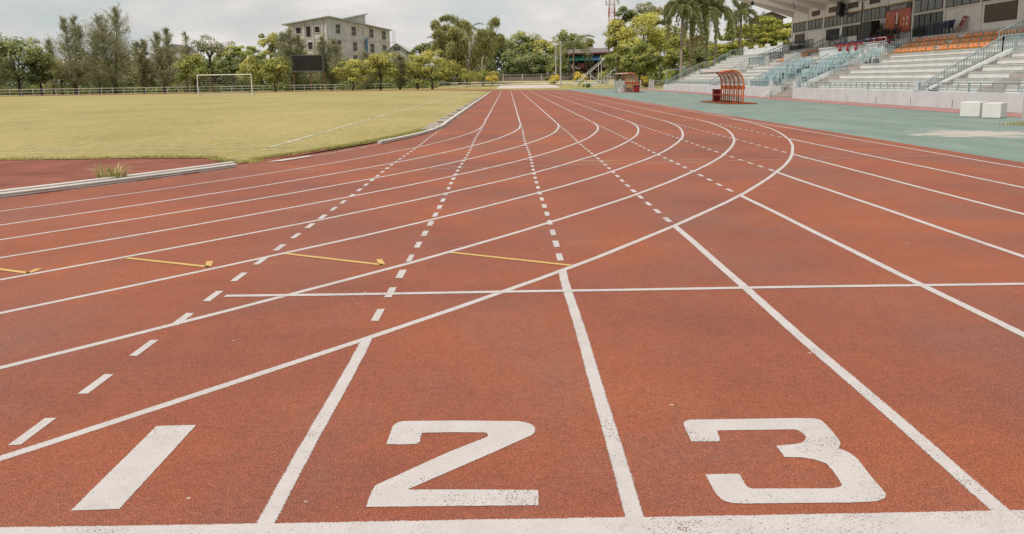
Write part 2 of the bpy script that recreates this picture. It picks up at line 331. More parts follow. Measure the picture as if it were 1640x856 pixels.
so.rotation_euler = sd.to_track_quat('Z', 'Y').to_euler(); so.location = (-20, 20, 60)
scene.view_settings.view_transform = 'Standard'; scene.view_settings.look = 'None'; scene.view_settings.exposure = 0; scene.view_settings.gamma = 1
scene.cycles.use_denoising = True
scene.cycles.max_bounces = 8; scene.cycles.diffuse_bounces = 6; scene.cycles.transparent_max_bounces = 12

# ------------------------------------------------------------------ ground sheets
KX = -2.0438; R0 = 36.5; CX = KX-R0; YA, YB = 30.5, 116.0     # kerb line, bend radius, bend centres
def sheet(name, poly, z, mat, parent=None):
    b = MB(); b.quad(*[(x, y, z) for x, y in poly]); return struct(b.build(name, mat, parent))
sheet('ground', [(-2500, -800), (2500, -800), (2500, 4000), (-2500, 4000)], -.02, 'ground')
def arc(cx, cyy, r, a0, a1, n): return [(cx+r*math.cos(a0+(a1-a0)*i/n), cyy+r*math.sin(a0+(a1-a0)*i/n)) for i in range(n+1)]
OUT = 8.3; ro = OUT-CX                                       # track: start chute, home straight and both bends in one piece
b = MB(); near_ = arc(CX, YA, R0-.05, math.radians(-58), 0, 40)
b.quad(*[(x, y, 0.) for x, y in [(near_[0][0], -9)]+[(OUT, -9), (OUT, YA)]+near_[::-1]])
def strip(inner, outer, z):
    base = len(b.v); n = len(inner); b.v.extend([(x, y, z) for x, y in inner] + [(x, y, z) for x, y in outer])
    for i in range(n-1): b.f.append((base+i, base+n+i, base+n+i+1, base+i+1))
strip([(KX+.05-.1, YA)]+arc(CX, YB, R0-.05, 0, PI/2, 40)+[(-140, YB+R0)], [(OUT, YA)]+arc(CX, YB, ro, 0, PI/2, 40)+[(-140, YB+ro)], 0.)
track = struct(b.build('track', 'track'))
# pitch and the red apron inside the bend
arc_in = arc(CX, YA, R0-.12, math.radians(-75), math.radians(0), 50)
sheet('apron', [(-60, -2)] + arc_in[::1] + [(-3, 19.6), (-6, 21), (-60, 22)], -.008, 'apron')
edge = [(-60, 18.9), (-30, 18.75), (-22, 18.62), (-14, 18.5), (-10.3, 18.42), (-8.8, 18.3), (-7.4, 18.35), (-6.6, 18.2), (-6.0, 18.05), (-5.5, 17.3), (-5.0, 16.8), (-4.72, 16.75)]
edge += [p for p in arc(CX, YA, R0-.45, math.radians(-21), 0, 12) if p[1] > 17.4]
pitch = MB(); bd = edge + arc(CX, YB, R0-.45, 0, PI/2, 24) + [(-140, YB+R0-.45), (-140, 18.9)]
pitch.quad(*[(x, y, .004) for x, y in bd]); struct(pitch.build('grass_pitch', 'grass'))
sheet('teal_apron', [(OUT-.02, -10), (16.6, -10), (16.6, 126), (13.5, 136), (OUT-3.5, 136), (OUT-.02, 118)], -.012, 'teal')
sheet('pink_strip', [(16.55, -10), (18.6, -10), (18.6, 124), (16.55, 124)], -.006, 'pink')
b = MB(); q_ = [(-2.1, 161.5, .006), (9.2, 161.5, .006), (8.7, 173.5, .42), (-1.4, 173.5, .42)]; b.quad(*q_); [b.quad(q_[i], (*q_[i][:2], -.3), (*q_[(i+1) % 4][:2], -.3), q_[(i+1) % 4]) for i in range(4)]
struct(b.build('concrete_ramp', 'pad'))
b = MB(); nx, ny = 40, 14                                    # bank
xs = np.linspace(-62, 90, nx); ys = np.concatenate([np.linspace(177, 206, 10), [240, 300, 400, 600]])
b.v = [(x, y, gz(x, y)-.01) for y in ys for x in xs]; b.f = [(j*nx+i, j*nx+i+1, (j+1)*nx+i+1, (j+1)*nx+i) for j in range(len(ys)-1) for i in range(nx-1)]
struct(b.build('grass_bank', 'ground'))
sheet('path', [(-160, 176), (-70, 186), (-70, 192), (-160, 182)], .0, 'path'); sheet('path', [(-70, 186), (-62, 187.5), (-62, 193.5), (-70, 192)], .002, 'path')
b = MB(); b.v = [(x, y, gz(x, y)+.02) for x in np.linspace(-62, 30, 30) for y in (188, 193.5)]; b.f = [(2*i, 2*i+2, 2*i+3, 2*i+1) for i in range(29)]; struct(b.build('path', 'path'))

# ------------------------------------------------------------------ painted marks
ZL = .0012
def ribbon(name, pts, wd, mat, z=ZL, parent=track, ends=False):
    pts = [Vector((p[0], p[1], 0)) for p in pts]; n = len(pts); V = []; UV = []; s = 0
    for i, p in enumerate(pts):
        d = (pts[min(i+1, n-1)]-pts[max(i-1, 0)]).normalized(); nn = Vector((-d.y, d.x, 0))
        if i: s += (p-pts[i-1]).length
        hw = wd*.5*1.25
        V += [(p.x+nn.x*hw, p.y+nn.y*hw, z), (p.x-nn.x*hw, p.y-nn.y*hw, z)]; UV += [(s, 1.), (s, -1.)]
    me = bpy.data.meshes.new(name); fs = [(2*i+1, 2*i+3, 2*i+2, 2*i) for i in range(n-1)]
    me.from_pydata(V, [], fs); uv = me.uv_layers.new(name='UVMap')
    for lp in me.loops: uv.data[lp.index].uv = UV[lp.vertex_index]
    me.materials.append(M[mat]); o = bpy.data.objects.new(name, me); col.objects.link(o); o.parent = parent; return o
def wob(pts, amp=.008, step=.8):
    out = []; ph = rng.uniform(0, 6.28, 4); s = 0
    for (x0, y0), (x1, y1) in zip(pts[:-1], pts[1:]):
        L = math.hypot(x1-x0, y1-y0); k = max(1, int(L/step)); nx_, ny_ = -(y1-y0)/L, (x1-x0)/L
        for i in range(k):
            t = i/k; q = s+L*t; e = amp*(math.sin(q*1.3+ph[0])+.6*math.sin(q*2.9+ph[1])+.5*math.sin(q*.5+ph[2])); out.append((x0+(x1-x0)*t+nx_*e, y0+(y1-y0)*t+ny_*e))
        s += L
    return out+[pts[-1]]
Y0K = [29.75, 29.75, 30.0, 30.5, 31.0, 31.5, 31.75, 31.75, 31.75]
LX = [KX+1.22*k+(.12 if k == 8 else 0) for k in range(9)]
def cross8(k): return 31.75-math.sqrt(max(0, 46.26**2-(R0+1.22*k)**2))
for k in range(9):
    r = R0+1.22*k; yc = Y0K[k]
    bend = arc(CX, yc, r, math.radians(-80), 0, 70)
    w_ = .04 if k == 0 else (.044 if k == 1 else .056)
    ribbon('bend_line', wob(bend, .006), w_, 'paint_old' if k == 0 else 'paint', ZL)
    pts = [(LX[k], yc+.3), (LX[k], YB)]
    if k: ribbon('lane_line', wob(pts), .052, 'paint', ZL+.0008)
    else: ribbon('lane_line', wob(pts), .04, 'paint_old', ZL+.0008)
    if k: ribbon('lane_line', arc(CX, YB, r, 0, PI/2, 40), .06, 'paint', ZL+.002)
    if k == 8: ribbon('lane_line', wob([(LX[k], 2.76), (LX[k], yc+.3)], .006, .4), .056, 'paint', ZL+.0008)
    if k < 8:
        yk = cross8(k)
        if k: ribbon('lane_line', wob([(LX[k], 2.76), (LX[k], yk)], .004, .3), .062, 'paint', ZL+.0008)
        b = MB(); UV = []; y = (3.48, 5.35, 7.14, 9.04, 11.44, 13.87, 17.24, 21.1)[k]; V = []; fs = []
        while y < yc-.3:
            i0 = len(V); hw = .026+rng.normal()*.0015; e = rng.normal(size=4)*.006; xx = LX[k]+.012*math.sin(y*.7+k)
            V += [(xx-hw, y+e[0], ZL+.0008), (xx+hw, y+e[1], ZL+.0008), (xx+hw, y+.3+e[2], ZL+.0008), (xx-hw, y+.3+e[3], ZL+.0008)]; fs.append((i0, i0+1, i0+2, i0+3)); y += .615
        b.v, b.f = V, fs; b.build('dashed_line', 'paint_num', track)
ribbon('start_line', wob([(-6.5, 2.668), (9, 2.668)], .003, .25), .215, 'paint_start', ZL+.0016)
ribbon('relay_line', wob([(-1.97, 6.075), (OUT-.3, 6.075)], .006, .3), .065, 'paint', ZL+.0016)
for p, q in (((578.7, 270.5), (660, 272)), ((660, 272), (1507, 249)), ((700, 266.5), (744, 268)), ((810, 263), (865, 264)), ((930, 259), (982, 259.7)), ((1060, 257), (1180, 254)), ((475, 272), (516, 273))):
    a_, c_ = at(*p, 'Z', 0), at(*q, 'Z', 0); ribbon('faint_line', [(a_.x+(c_.x-a_.x)*i/6, a_.y+(c_.y-a_.y)*i/6) for i in range(7)], .035, 'paint_old', ZL+.0024)
for p, q in (((1047, 186.6), (1088, 185.4)), ((1133, 206), (1195, 204)), ((938, 186), (985, 187)), ((752, 215), (905, 213)), ((930, 258), (1010, 257))):
    a_, c_ = at(*p, 'Z', 0), at(*q, 'Z', 0); ribbon('yellow_mark', [a_[:2], ((a_.x+c_.x)/2, (a_.y+c_.y)/2), c_[:2]], .05, 'yellow', ZL+.0024)
for pl in (((0-60, 424), (45, 438), (63, 431)), ((203, 414), (333, 428), (336, 419)), ((458, 407), (612, 425), (607, 416)), ((722, 405), (915, 426))):
    q = [at(a_, c_, 'Z', 0) for a_, c_ in pl]
    for s_, e_ in zip(q[:-1], q[1:]):
        ribbon('yellow_mark', [(s_.x+(e_.x-s_.x)*i/8, s_.y+(e_.y-s_.y)*i/8) for i in range(9)], .052, 'yellow', ZL+.0024)
ribbon('edge_line', wob([(8.22, 34), (8.22, 122)], .03, .7), .09, 'paint_old', ZL)
def numeral(name, label, pts, org, sc):
    P = [at(org[0]+x/sc, org[1]+y/sc, 'Z', 0) for x, y in pts]; V = []
    for a_, c_ in zip(P, P[1:]+P[:1]):
        L = (c_-a_).length; n = max(1, int(L/.004)); nn = Vector((-(c_-a_).y, (c_-a_).x, 0)).normalized()
        for i in range(n):
            q = a_.lerp(c_, i/n) + nn*rng.normal()*.0009; V.append((q.x, q.y, ZL+.0008))
    b = MB(); b.quad(*V); o = b.build(name, 'paint_num', track); o['label'] = label
numeral('lane_number', 'white painted lane number 1 on red track', [(660, 95), (920, 88), (415, 640), (95, 652)], (90, 660), 4.1)
numeral('lane_number', 'white painted lane number 2 on red track', [(283, 252), (310, 180), (330, 120), (348, 100), (370, 86), (400, 77), (440, 73), (850, 70), (1290, 74), (1340, 80), (1385, 90), (1415, 105), (1433, 130), (1428, 165), (1400, 185), (1100, 320), (790, 455), (445, 604), (850, 603), (1455, 607), (1460, 660), (1458, 725), (900, 730), (128, 738), (150, 670), (175, 610), (200, 570), (760, 315), (1040, 205), (1065, 195), (1068, 175), (1050, 163), (800, 160), (560, 165), (548, 195), (545, 230), (520, 250), (400, 255)], (560, 660), 4.8235)
numeral('lane_number', 'white painted lane number 3 on red track', [(125, 218), (90, 150), (67, 95), (70, 80), (85, 68), (110, 60), (900, 48), (1010, 50), (1060, 58), (1085, 75), (1140, 130), (1200, 205), (1211, 225), (1208, 250), (1195, 270), (1245, 285), (1290, 310), (1340, 350), (1430, 470), (1520, 570), (1542, 598), (1543, 615), (1530, 635), (1480, 655), (1300, 665), (500, 672), (430, 668), (380, 658), (345, 642), (310, 610), (280, 560), (225, 458), (475, 455), (500, 500), (518, 535), (538, 555), (570, 563), (1150, 562), (1215, 548), (1222, 532), (1190, 480), (1150, 425), (1110, 380), (1030, 352), (930, 335), (805, 332), (743, 250), (870, 240), (930, 228), (955, 205), (960, 185), (940, 160), (900, 136), (875, 131), (312, 138), (333, 205), (325, 218)], (1080, 660), 4.5556)
# pitch lines
pm = [o for o in col.objects if o.name == 'grass_pitch'][0]
def pline(pts, wd=.085): ribbon('pitch_line', pts, wd, 'chalk', .012, pm)
M['chalk'] = paint_mat('pitch_chalk', (.50, .49, .38), 1.5)
def dens(pts, st=1.): return wob(pts, .02, st)
pline(dens([(-60, 21.4), (-5.45, 20.75)])); pline(dens([(-5.45, 20.75), (-5.1, 125.5)]), .12); pline(dens([(-5.1, 125.5), (-72, 125.5)]))
pline(dens([(-21.5, 33), (-19.2, 42)]), .1); pline(dens([(-60, 37.3), (-19.5, 37.3)]), .1); pline(dens([(-28, 52.2), (-24.5, 53)]), .22); pline(dens([(-4.0, 55), (-3.7, 75)]), .1)

# ------------------------------------------------------------------ kerbs
def kerb_rail(a0, a1, off, name, label, wd=.10, hh=.07, group=None, z0=.012):
    r = R0+off; n = 24; b = MB(); base = []
    for i in range(n+1):
        t = a0+(a1-a0)*i/n; cs, sn = math.cos(t), math.sin(t); ring = []
        for dr, z in ((-wd/2, z0), (-wd/2, z0+hh*.8), (-wd/2+.014, z0+hh), (wd/2-.014, z0+hh), (wd/2, z0+hh*.82), (wd/2, z0+hh*.54), (wd/2-.022, z0+hh*.50), (wd/2-.022, z0+hh*.40), (wd/2, z0+hh*.36), (wd/2, z0)):
            ring.append((CX+(r+dr)*cs, 29.75+(r+dr)*sn, z))
        base.append(len(b.v)); b.v += ring
    for i in range(n):
        for j in range(9): b.f.append((base[i]+j, base[i]+j+1, base[i+1]+j+1, base[i+1]+j))
    b.f.append(tuple(base[0]+j for j in range(9, -1, -1))); b.f.append(tuple(base[n]+j for j in range(10)))
    mid = (CX+r*math.cos(a0), 29.75+r*math.sin(a0), 0); o = b.build(name, 'kerb', loc=mid); return tag(o, label, 'kerb', group)
def ang(y): return math.asin((y-29.75)/R0)
kerb_rail(ang(8.0), ang(15.95), -.07, 'kerb_rail', 'long white kerb rail along the bend, outer one of the doubled pair', .09, .055)
kerb_rail(ang(8.0), ang(16.2), -.34, 'kerb_rail', 'long white kerb rail along the bend, inner one nearest the grass tuft', .10, .06)
kerb_rail(ang(21.4), ang(26.9), -.02, 'kerb_rail', 'short white kerb rail beside the pitch after the gap in the kerb')
kerb_rail(ang(27.0), ang(29.75), -.02, 'kerb_rail', 'short white kerb rail where the bend meets the straight', .1, .08)
b = MB(); b.box(KX-.12, KX-.02, 29.9, 115, .012, .075); tag(b.build('kerb_rail', 'kerb', loc=(KX, 29.9, 0)), 'straight white kerb rail running to the far end of the pitch', 'kerb')
def end_cap(y, off):
    t = ang(y); p = (CX+(R0+off)*math.cos(t), 29.75+(R0+off)*math.sin(t)); b = MB(); b.box(p[0]-.045, p[0]+.045, p[1]-.03, p[1]+.03, .01, .075); return b, p
dr = MB()
slab0 = None
for i in range(34):
    y = 27.5+i*.92*(1+.02*i); x = (CX+math.sqrt(R0**2-(max(0, 29.75-y))**2) if y < 29.75 else KX)-.36+rng.normal()*.02
    if i % 5 == 4 or y > 78: continue
    b = MB(); wv = .17+rng.random()*.05; b.box(x-wv, x+wv, y, y+.62+rng.random()*.15, .002, .03+rng.random()*.02)
    o = b.build('drain_slab', 'step', loc=(x, y, 0)); tag(o, 'small white concrete drain slab in the row beside the straight kerb', 'slab', 'drain slabs beside the kerb')
b = MB(); b.quad(*[(x, y, .012) for x, y in ((-4.5, 16.9), (-4.25, 17.0), (-3.85, 18.1), (-4.02, 18.15))]); struct(b.build('bare_patch', 'pad', pm))

# ------------------------------------------------------------------ grandstand
M['nosing'] = simple('worn_brown_edge', (.34, .245, .19), .85, .35, 2.5)
gs = thing('grandstand', 'white concrete grandstand with stepped tiers, roofed press wall and teal railings', 'grandstand', (18.3, 64, 0))
WX = 18.3
lowX = [19.2+.62*i for i in range(6)]; lowZ = [.65+.285*(i+1) for i in range(6)]
upX = [23.6, 24.25, 24.9, 25.55, 26.2]; upZ = [2.65, 2.96, 3.27, 3.58, 3.73]
NS = .035
def tier_profile(x_start=WX+.21):
    p = [(x_start, 0), (x_start, .65)]; z = .65
    for x, zz in list(zip(lowX, lowZ))+list(zip(upX, upZ)):
        p += [(x, z), (x, zz-.055), (x-NS, zz-.055), (x-NS, zz)]; z = zz
    return p+[(27.78, z), (27.78, 0)]
for x, zz in list(zip(lowX, lowZ))+list(zip(upX, upZ)):
    for ya, yb in ((18, 59.2), (63.25, 108.3)):
        b = MB(); b.box(x-NS-.008, x-NS-.001, ya+.05, yb-.05, zz-.018, zz+.004); b.build('nosing', 'nosing', gs)
b = MB(); b.prism_y(tier_profile(), 18, 59.2, (True, True)); b.prism_y(tier_profile(), 63.25, 108.3, (True, True))
pr = tier_profile()[2:]; pr = [(19.2, 0)]+pr[1:]
b.prism_y(pr, 59.2, 63.25, (False, False)); b.build('seating_tiers', 'tier', gs)
b = MB(); z = 0
for i, x in enumerate((18.25, 18.5, 18.75, 19.0)):
    b.box(x, 19.198, 59.21, 63.24, (i*.1625)+.001 if i else 0, (i+1)*.1625)
b.build('entrance_steps', 'step', gs)
b = MB(); b.box(WX, WX+.2, 18, 59.05, 0, .68); b.box(WX, 19.4, 59.05, 59.2-.003, 0, .69); b.build('front_wall', 'white_wall', gs)
b = MB(); b.box(WX, WX+.2, 69.3, 108.3, 0, .68); b.box(WX, 27.6, 108.303, 108.45, 0, .66); b.build('front_wall', 'white_wall', gs)
b = MB(); b.box(WX-.25, WX+.2, 63.45, 69.3, 0, .70); b.box(WX-.25, WX-.05, 63.45, 63.7, .70, 1.1); b.box(WX-.25, WX-.05, 69.05, 69.3, .70, 1.1)
b.box(WX-.05, 19.4, 63.252, 63.44, 0, .75); b.v += [(WX-.25, 63.3, 0), (WX-.85, 63.3, 0), (WX-.25, 63.3, .5), (WX-.25, 63.44, 0), (WX-.85, 63.44, 0), (WX-.25, 63.44, .5)]
k = len(b.v)-6; b.f += [(k, k+1, k+2), (k+3, k+5, k+4), (k+1, k+4, k+5, k+2)]; b.build('entrance_parapet', 'white_wall', gs)
b = MB()                                                     # pilaster posts on the front wall
for y in (41.35, 58.9): b = MB(); b.box(WX-.02, WX+.22, y-.14, y+.14, .682, 1.12); b.build('front_post', 'white_wall', gs)
b = MB()
for i in range(22):
    y = 22+i*3.95
    if 57 < y < 70: continue
    b = MB(); b.box(WX-.006, WX+.01, y-.018, y+.018, .05, .36); b.build('wall_crack', 'rust', gs)
# aisle half-steps
def aisle(y0, y1, lo=True, up=True):
    b = MB(); z = .65
    for x, zz in zip(lowX, lowZ):
        if lo: b.box(x-.34, x-.002, y0, y1, z+.001, z+(zz-z)/2)
        z = zz
    for x, zz in zip(upX[:4], upZ[:4]):
        if up: b.box(x-.34, x-.002, y0, y1, z+.001, z+(zz-z)/2)
        z = zz
    b.build('aisle_steps', 'step', gs)
aisle(106.7, 107.9, True, False); aisle(84.4, 85.5, False, True); aisle(84.1, 85.6, True, False); aisle(69.4, 70.7, True, False); aisle(56.9, 58.1, True, False); aisle(57.2, 58.3, False, True); aisle(35.6, 37, True, False); aisle(41.25, 42.6, True, False)
aisle(62.7, 64.5, True, False)
b = MB()                                                     # sloping solid stringer beside the near aisle
pf = [(18.6, .66), (18.6, .74), (22.0, 2.34), (22.3, 2.46), (23.6, 2.46), (23.6, 2.3), (22.3, 2.3)]; b.prism_y(pf, 40.95, 41.12); b.build('stair_stringer', 'white_wall', gs)
b = MB(); pf = [(18.6, .66), (18.6, .90), (22.3, 2.62), (22.3, 2.2)]; b.prism_y(pf, 58.3, 58.42); b.build('stair_stringer', 'white_wall', gs)
# railings
def railing(pts, h, sp=.16, mat='rail', mid=False, r=.028, bal=.022, name='railing'):
    pts = [Vector(p) for p in pts]; b = MB()
    for p, q in zip(pts[:-1], pts[1:]):
        b.tube([p, q], r, 6); dz = Vector((0, 0, -h+.09)); b.tube([p+dz, q+dz], r*.75, 5)
        if mid: b.tube([p+dz*.5, q+dz*.5], r*.6, 5)
        L = (q-p).length; n = max(1, round(L/sp))
        for i in range(n+1):
            c = p.lerp(q, i/n); big = (i % 7 == 0) or i == n
            b.bar(c+Vector((0, 0, -.01)), c+Vector((0, 0, -h if big else -h+.09)), bal*1.9 if big else bal)
    return b.build(name, mat, gs)
LOW0, LOW1 = (18.75, 1.12), (22.3, 3.12)
def flight(y, z0=1.05, x0=18.6, x1=22.3, z1=3.12, h=.72): railing([(x0, y, z0), (x1, y, z1)], h, .155)
railing([(18.5, 108.1, 1.06), (22.75, 108.1, 3.12), (23.7, 108.1, 3.14), (26.2, 108.1, 4.45), (27.6, 108.1, 4.52)], .78, .16)
railing([(WX+.1, 70, 1.06), (WX+.1, 108, 1.06)], .36, .28)
railing([(18.8, 85.9, 1.06), (22.4, 85.9, 3.12), (22.4, 79.6, 3.12)], .74, .16)
railing([(23.5, 87, 3.35), (26.3, 86, 4.5), (27.7, 86, 4.5)], .8, .17, 'dark_rail')
railing([(23.5, 83.6, 3.35), (26.3, 83.6, 4.5), (26.3, 80, 4.5)], .8, .17, 'dark_rail')
railing([(18.6, 71, 1.06), (22.4, 71, 3.12)], .74)
railing([(18.6, 64.8, 1.06), (22.5, 65.1, 2.9)], .66); railing([(18.5, 62.3, .95), (22.5, 63, 2.85)], .66); railing([(18.6, 58.6, 1.06), (22.5, 57.9, 3.12)], .74)
railing([(WX-.15, 63.6, 1.08), (WX-.15, 69.1, 1.08)], .38, .14)
railing([(WX+.1, 18, 1.04), (WX+.1, 41.2, 1.04)], .38, .88, bal=.03); railing([(WX+.1, 41.5, 1.04), (WX+.1, 59, 1.04)], .38, .8, bal=.03)
railing([(23.6, 75.3, 3.4), (26.3, 76, 4.5), (26.3, 72.2, 4.5)], .82, .17, 'dark_rail')
railing([(23.9, 71.9, 3.55), (26.3, 71.9, 4.45)], .5, .3, 'dark_rail')
railing([(23.5, 58.8, 3.3), (26.3, 58.8, 4.46), (26.3, 55.6, 4.46)], .78, .155, 'dark_rail')
railing([(18.6, 41.1, 1.05), (22.3, 41.8, 3.05), (22.3, 33, 3.05)], .78, .155)
railing([(23.3, 44.1, 3.35), (26.3, 44.1, 4.6)], .8, .16); railing([(22.35, 34, 3.0), (22.35, 31, 3.0)], .78, .155)
railing([(23.9, 57.4, 3.1), (23.9, 58.3, 3.1)], .7, .12)
b = MB(); b.box(22.38, 22.42, 70.9, 75.1, 2.4, 3.14); tag(b.build('mesh_guard', M['galv'], gs), 'grey mesh guard panel')
b = MB(); b.box(22.38, 22.42, 79.5, 80.6, 2.4, 3.12); b.build('mesh_guard', M['galv'], gs)
# press wall with its openings
b = MB(); b.box(27.8, 28.1, 36, 91, 0, 7.5); b.build('back_wall', 'press_wall', gs)
COLY = [90.85-4.5*i for i in range(13)]
b = MB()
for y in COLY[:]: b.box(27.74, 27.797, y-.13, y+.13, 3.74, 7.3)
b.box(27.70, 27.738, 36, 90.9, 5.405, 5.46); b.build('pilaster', 'press_wall', gs)
b = MB(); b.box(27.735, 27.795, 36, 90.7, 6.325, 6.375); b.build('cornice', M['plank'], gs)
def window(y0, y1, z0, z1, n=4, pm='pane', fm='win_frame', name='window'):
    b = MB(); X = 27.735; t = .045
    b.box(X, X+.05, y0, y1, z0, z0+t); b.box(X, X+.05, y0, y1, z1-t, z1)
    for i in range(n+1):
        y = y0+(y1-y0-t)*i/n; b.box(X, X+.05, y, y+t, z0+t+.001, z1-t-.001)
    f = b.build(name, fm, gs)
    for i in range(n):
        ya = y0+(y1-y0-t)*i/n+t+.001; yb = y0+(y1-y0-t)*(i+1)/n-.001; b = MB(); b.box(X+.022+.008*(i % 2), X+.036+.008*(i % 2), ya, yb, z0+t+.002, z1-t-.002)
        if pm == 'pane': b.box(X+.012, X+.02, ya, yb, z0+(z1-z0)*.5, z0+(z1-z0)*.53)
        b.build('pane', pm, f)
for i, (ya, yb) in enumerate(((86.4, 90.5), (82.0, 86.1), (77.6, 81.6), (73.1, 77.25), (69.75, 72.8), (68.6, 69.5), (59.7, 63.85), (55.1, 59.3), (50.6, 54.8), (46.1, 50.3), (41.6, 45.8))):
    window(ya, yb, 5.49, 6.31, 1 if yb-ya < 1.5 else 4)
def vent(y0, y1, z0, z1, n=8, mat='louvre'):
    b = MB(); b.box(27.76, 27.795, y0, y1, z0, z1); v_ = b.build('louvre_vent', 'win_frame', gs); b = MB()
    for i in range(n):
        z = z0+(z1-z0)*(i+.2)/n; h = (z1-z0)/n*.62; b.quad((27.745, y0+.05, z), (27.725, y1-.05, z) if False else (27.745, y1-.05, z), (27.755, y1-.05, z+h), (27.755, y0+.05, z+h))
    b.build('slat', mat, v_)
for ya, yb in ((83.1, 85.2), (78.8, 80.8), (74.1, 76.2), (69.8, 71.8), (65.4, 67.4), (60.8, 62.8)): vent(ya, yb, 6.67, 7.1, 5)
vent(50.95, 54.4, 4.27, 5.28, 12); vent(41.5, 45, 4.27, 5.28, 12)
window(73.95, 77.2, 4.5, 5.31, 3, 'dark_glass', 'black'); window(72.95, 73.9, 3.75, 5.3, 1, 'dark_glass', 'black', 'door'); window(70.4, 72.7, 4.36, 5.3, 3, 'dark_glass', 'black'); window(59.55, 63.8, 3.75, 5.31, 5, 'dark_glass', 'black', 'door')
b = MB(); b.box(27.72, 27.795, 87, 89.8, 4.4, 5.28)
for i in range(5): b.box(27.70, 27.719, 87.02, 89.78, 4.42+i*.172, 4.56+i*.172)
b.build('block_screen', 'brown_panel', gs)
b = MB(); b.box(27.72, 27.795, 78.0, 81.0, 4.36, 5.27)
for i in range(5): b.box(27.70, 27.719, 78.02, 80.98, 4.38+i*.176, 4.52+i*.176)
b.build('block_screen', 'dark_panel', gs)
b = MB(); b.tube([(27.68, 72.95, 3.74), (27.68, 72.95, 7.35)], .05, 6); b.build('drain_pipe', 'win_frame', gs)
# parapet with capped posts at the far end of the upper walkway
b = MB(); b.prism_y([(27.5, 3.6), (27.7, 3.6), (27.7, 4.45), (27.5, 4.45)], 91.02, 108.2)
for y in (107.7, 103.2, 98.7, 94.2): b.box(27.44, 27.76, y-.55, y+.25, 4.452, 4.78)
b.build('parapet', 'white_wall', gs)
# cantilever roof
ROOF = lambda x: 7.42+(27.8-x)*.262
b = MB(); pf = [(28.3, ROOF(28.3)), (22.1, ROOF(22.1)), (22.1, ROOF(22.1)+.12), (28.3, ROOF(28.3)+.12)]; b.prism_y(pf, 36, 91.6); rf = b.build('roof', 'soffit', gs)
b = MB(); b.box(22.02, 22.098, 35.9, 91.7, ROOF(22.1)-.22, ROOF(22.1)+.35); b.build('fascia', 'fascia', rf)
b = MB(); b.prism_y([(22.1, ROOF(22.1)-.14), (27.79, ROOF(27.79)-.05), (27.79, ROOF(27.79)-.002), (22.1, ROOF(22.1)-.002)], 91.45, 91.603); b.build('fascia', 'soffit', rf)
for y in COLY:
    if y < 38: continue
    b = MB(); b.prism_y([(22.3, ROOF(22.3)-.16), (27.79, ROOF(27.79)-.5), (27.79, ROOF(27.79)-.003), (22.3, ROOF(22.3)-.003)], y-.14, y+.14); b.build('beam', 'soffit', rf)
for i, (px, py, x) in enumerate(((1205, 5, 23.3), (1270.5, 10.5, 25.2), (1223, 19.5, 26.0))):
    p = at(px, py, 'X', x); t = thing('pendant_lamp', ['dark caged pendant lamp nearest the outer edge of the grandstand roof', 'grey pendant lamp in the middle under the grandstand roof', 'small pendant lamp by the far end of the grandstand roof'][i], 'lamp', tuple(p), 'lamps under the grandstand roof')
    b = MB(); b.tube([(p.x, p.y, ROOF(p.x)-.005), (p.x, p.y, p.z+.1)], .02, 5); b.build('stem', 'black', t)
    b = MB(); b.tube([p+Vector((0, 0, .14)), p+Vector((0, 0, .05)), p+Vector((0, 0, -.16)), p+Vector((0, 0, -.2))], [.06, .13, .2, .12], 10); b.build('lamp_shade', 'black' if i == 0 else 'galv', t, True)
# VIP box
vb = MB(); vb.box(24.0, 24.14, 68.4, 71.4, 2.3, 3.38); vb.box(24.14, 26.2, 71.26, 71.4, 2.3, 3.38); vb.box(23.94, 24.2, 68.38, 71.46, 3.382, 3.46)
vb.box(23.85, 24.0-.003, 62.7, 67.2, 2.3, 3.5); vb.box(23.79, 24.06, 62.6, 67.3, 3.502, 3.58); vb.box(24.0, 25.2, 67.06, 67.2, 2.3, 3.498); vb.box(24.0, 25.2, 62.7, 62.84, 2.3, 3.498)
vb.box(24.0, 24.14, 59.2, 61.9, 2.3, 3.34); vb.box(23.94, 24.2, 59.1, 62.0, 3.342, 3.42); vb.box(24.14, 26, 59.2, 59.34, 2.3, 3.34)
vb.box(24.15, 26.2, 59.4, 71.2, 2.66, 3.3)
vip = vb.build('officials_box', 'white_wall', gs)
b = MB(); b.box(23.83, 23.848, 64.4, 66.9, 2.78, 3.04); b.build('box_window', 'dark_glass', vip)
railing([(24.1, 59.2, 3.75), (24.1, 63.0, 3.75)], .33, 1.9, 'white_metal', name='guard_rail')
# bunting along the officials' box
bt = thing('bunting', 'red and navy cloth swags with hanging tassels draped over the white officials box', 'bunting', (23.8, 65, 3.5))
b = MB(); nsw = 5
for s_ in range(nsw):
    ya = 67.4-s_*(5.6/nsw); yb = ya-5.6/nsw; n = 10
    for i in range(n):
        t0, t1 = i/n, (i+1)/n; d0, d1 = .14*4*t0*(1-t0), .14*4*t1*(1-t1); y0_, y1_ = ya+(yb-ya)*t0, ya+(yb-ya)*t1; xo = 23.74+.02*math.sin(i*2)
        b.quad((xo, y0_, 3.66-d0*.4), (xo, y1_, 3.66-d1*.4), (xo-.02, y1_, 3.5-d1), (xo-.02, y0_, 3.5-d0))
b.build('swag', 'red_cloth', bt)
b = MB(); b.tube([(23.73, 67.5-i*.19, 3.66+.05*math.sin(i*1.1)) for i in range(42)], .05, 5); b.build('cord', 'navy_cloth', bt)
for y, L in ((66.2, .42), (64.75, .55), (63.2, .75)):
    b = MB(); b.tube([(23.72, y, 3.52), (23.72, y, 3.34), (23.7, y, 3.24), (23.7, y, 3.5-L)], [.03, .05, .08, .13], 8); b.build('tassel', 'red_cloth', bt, True)
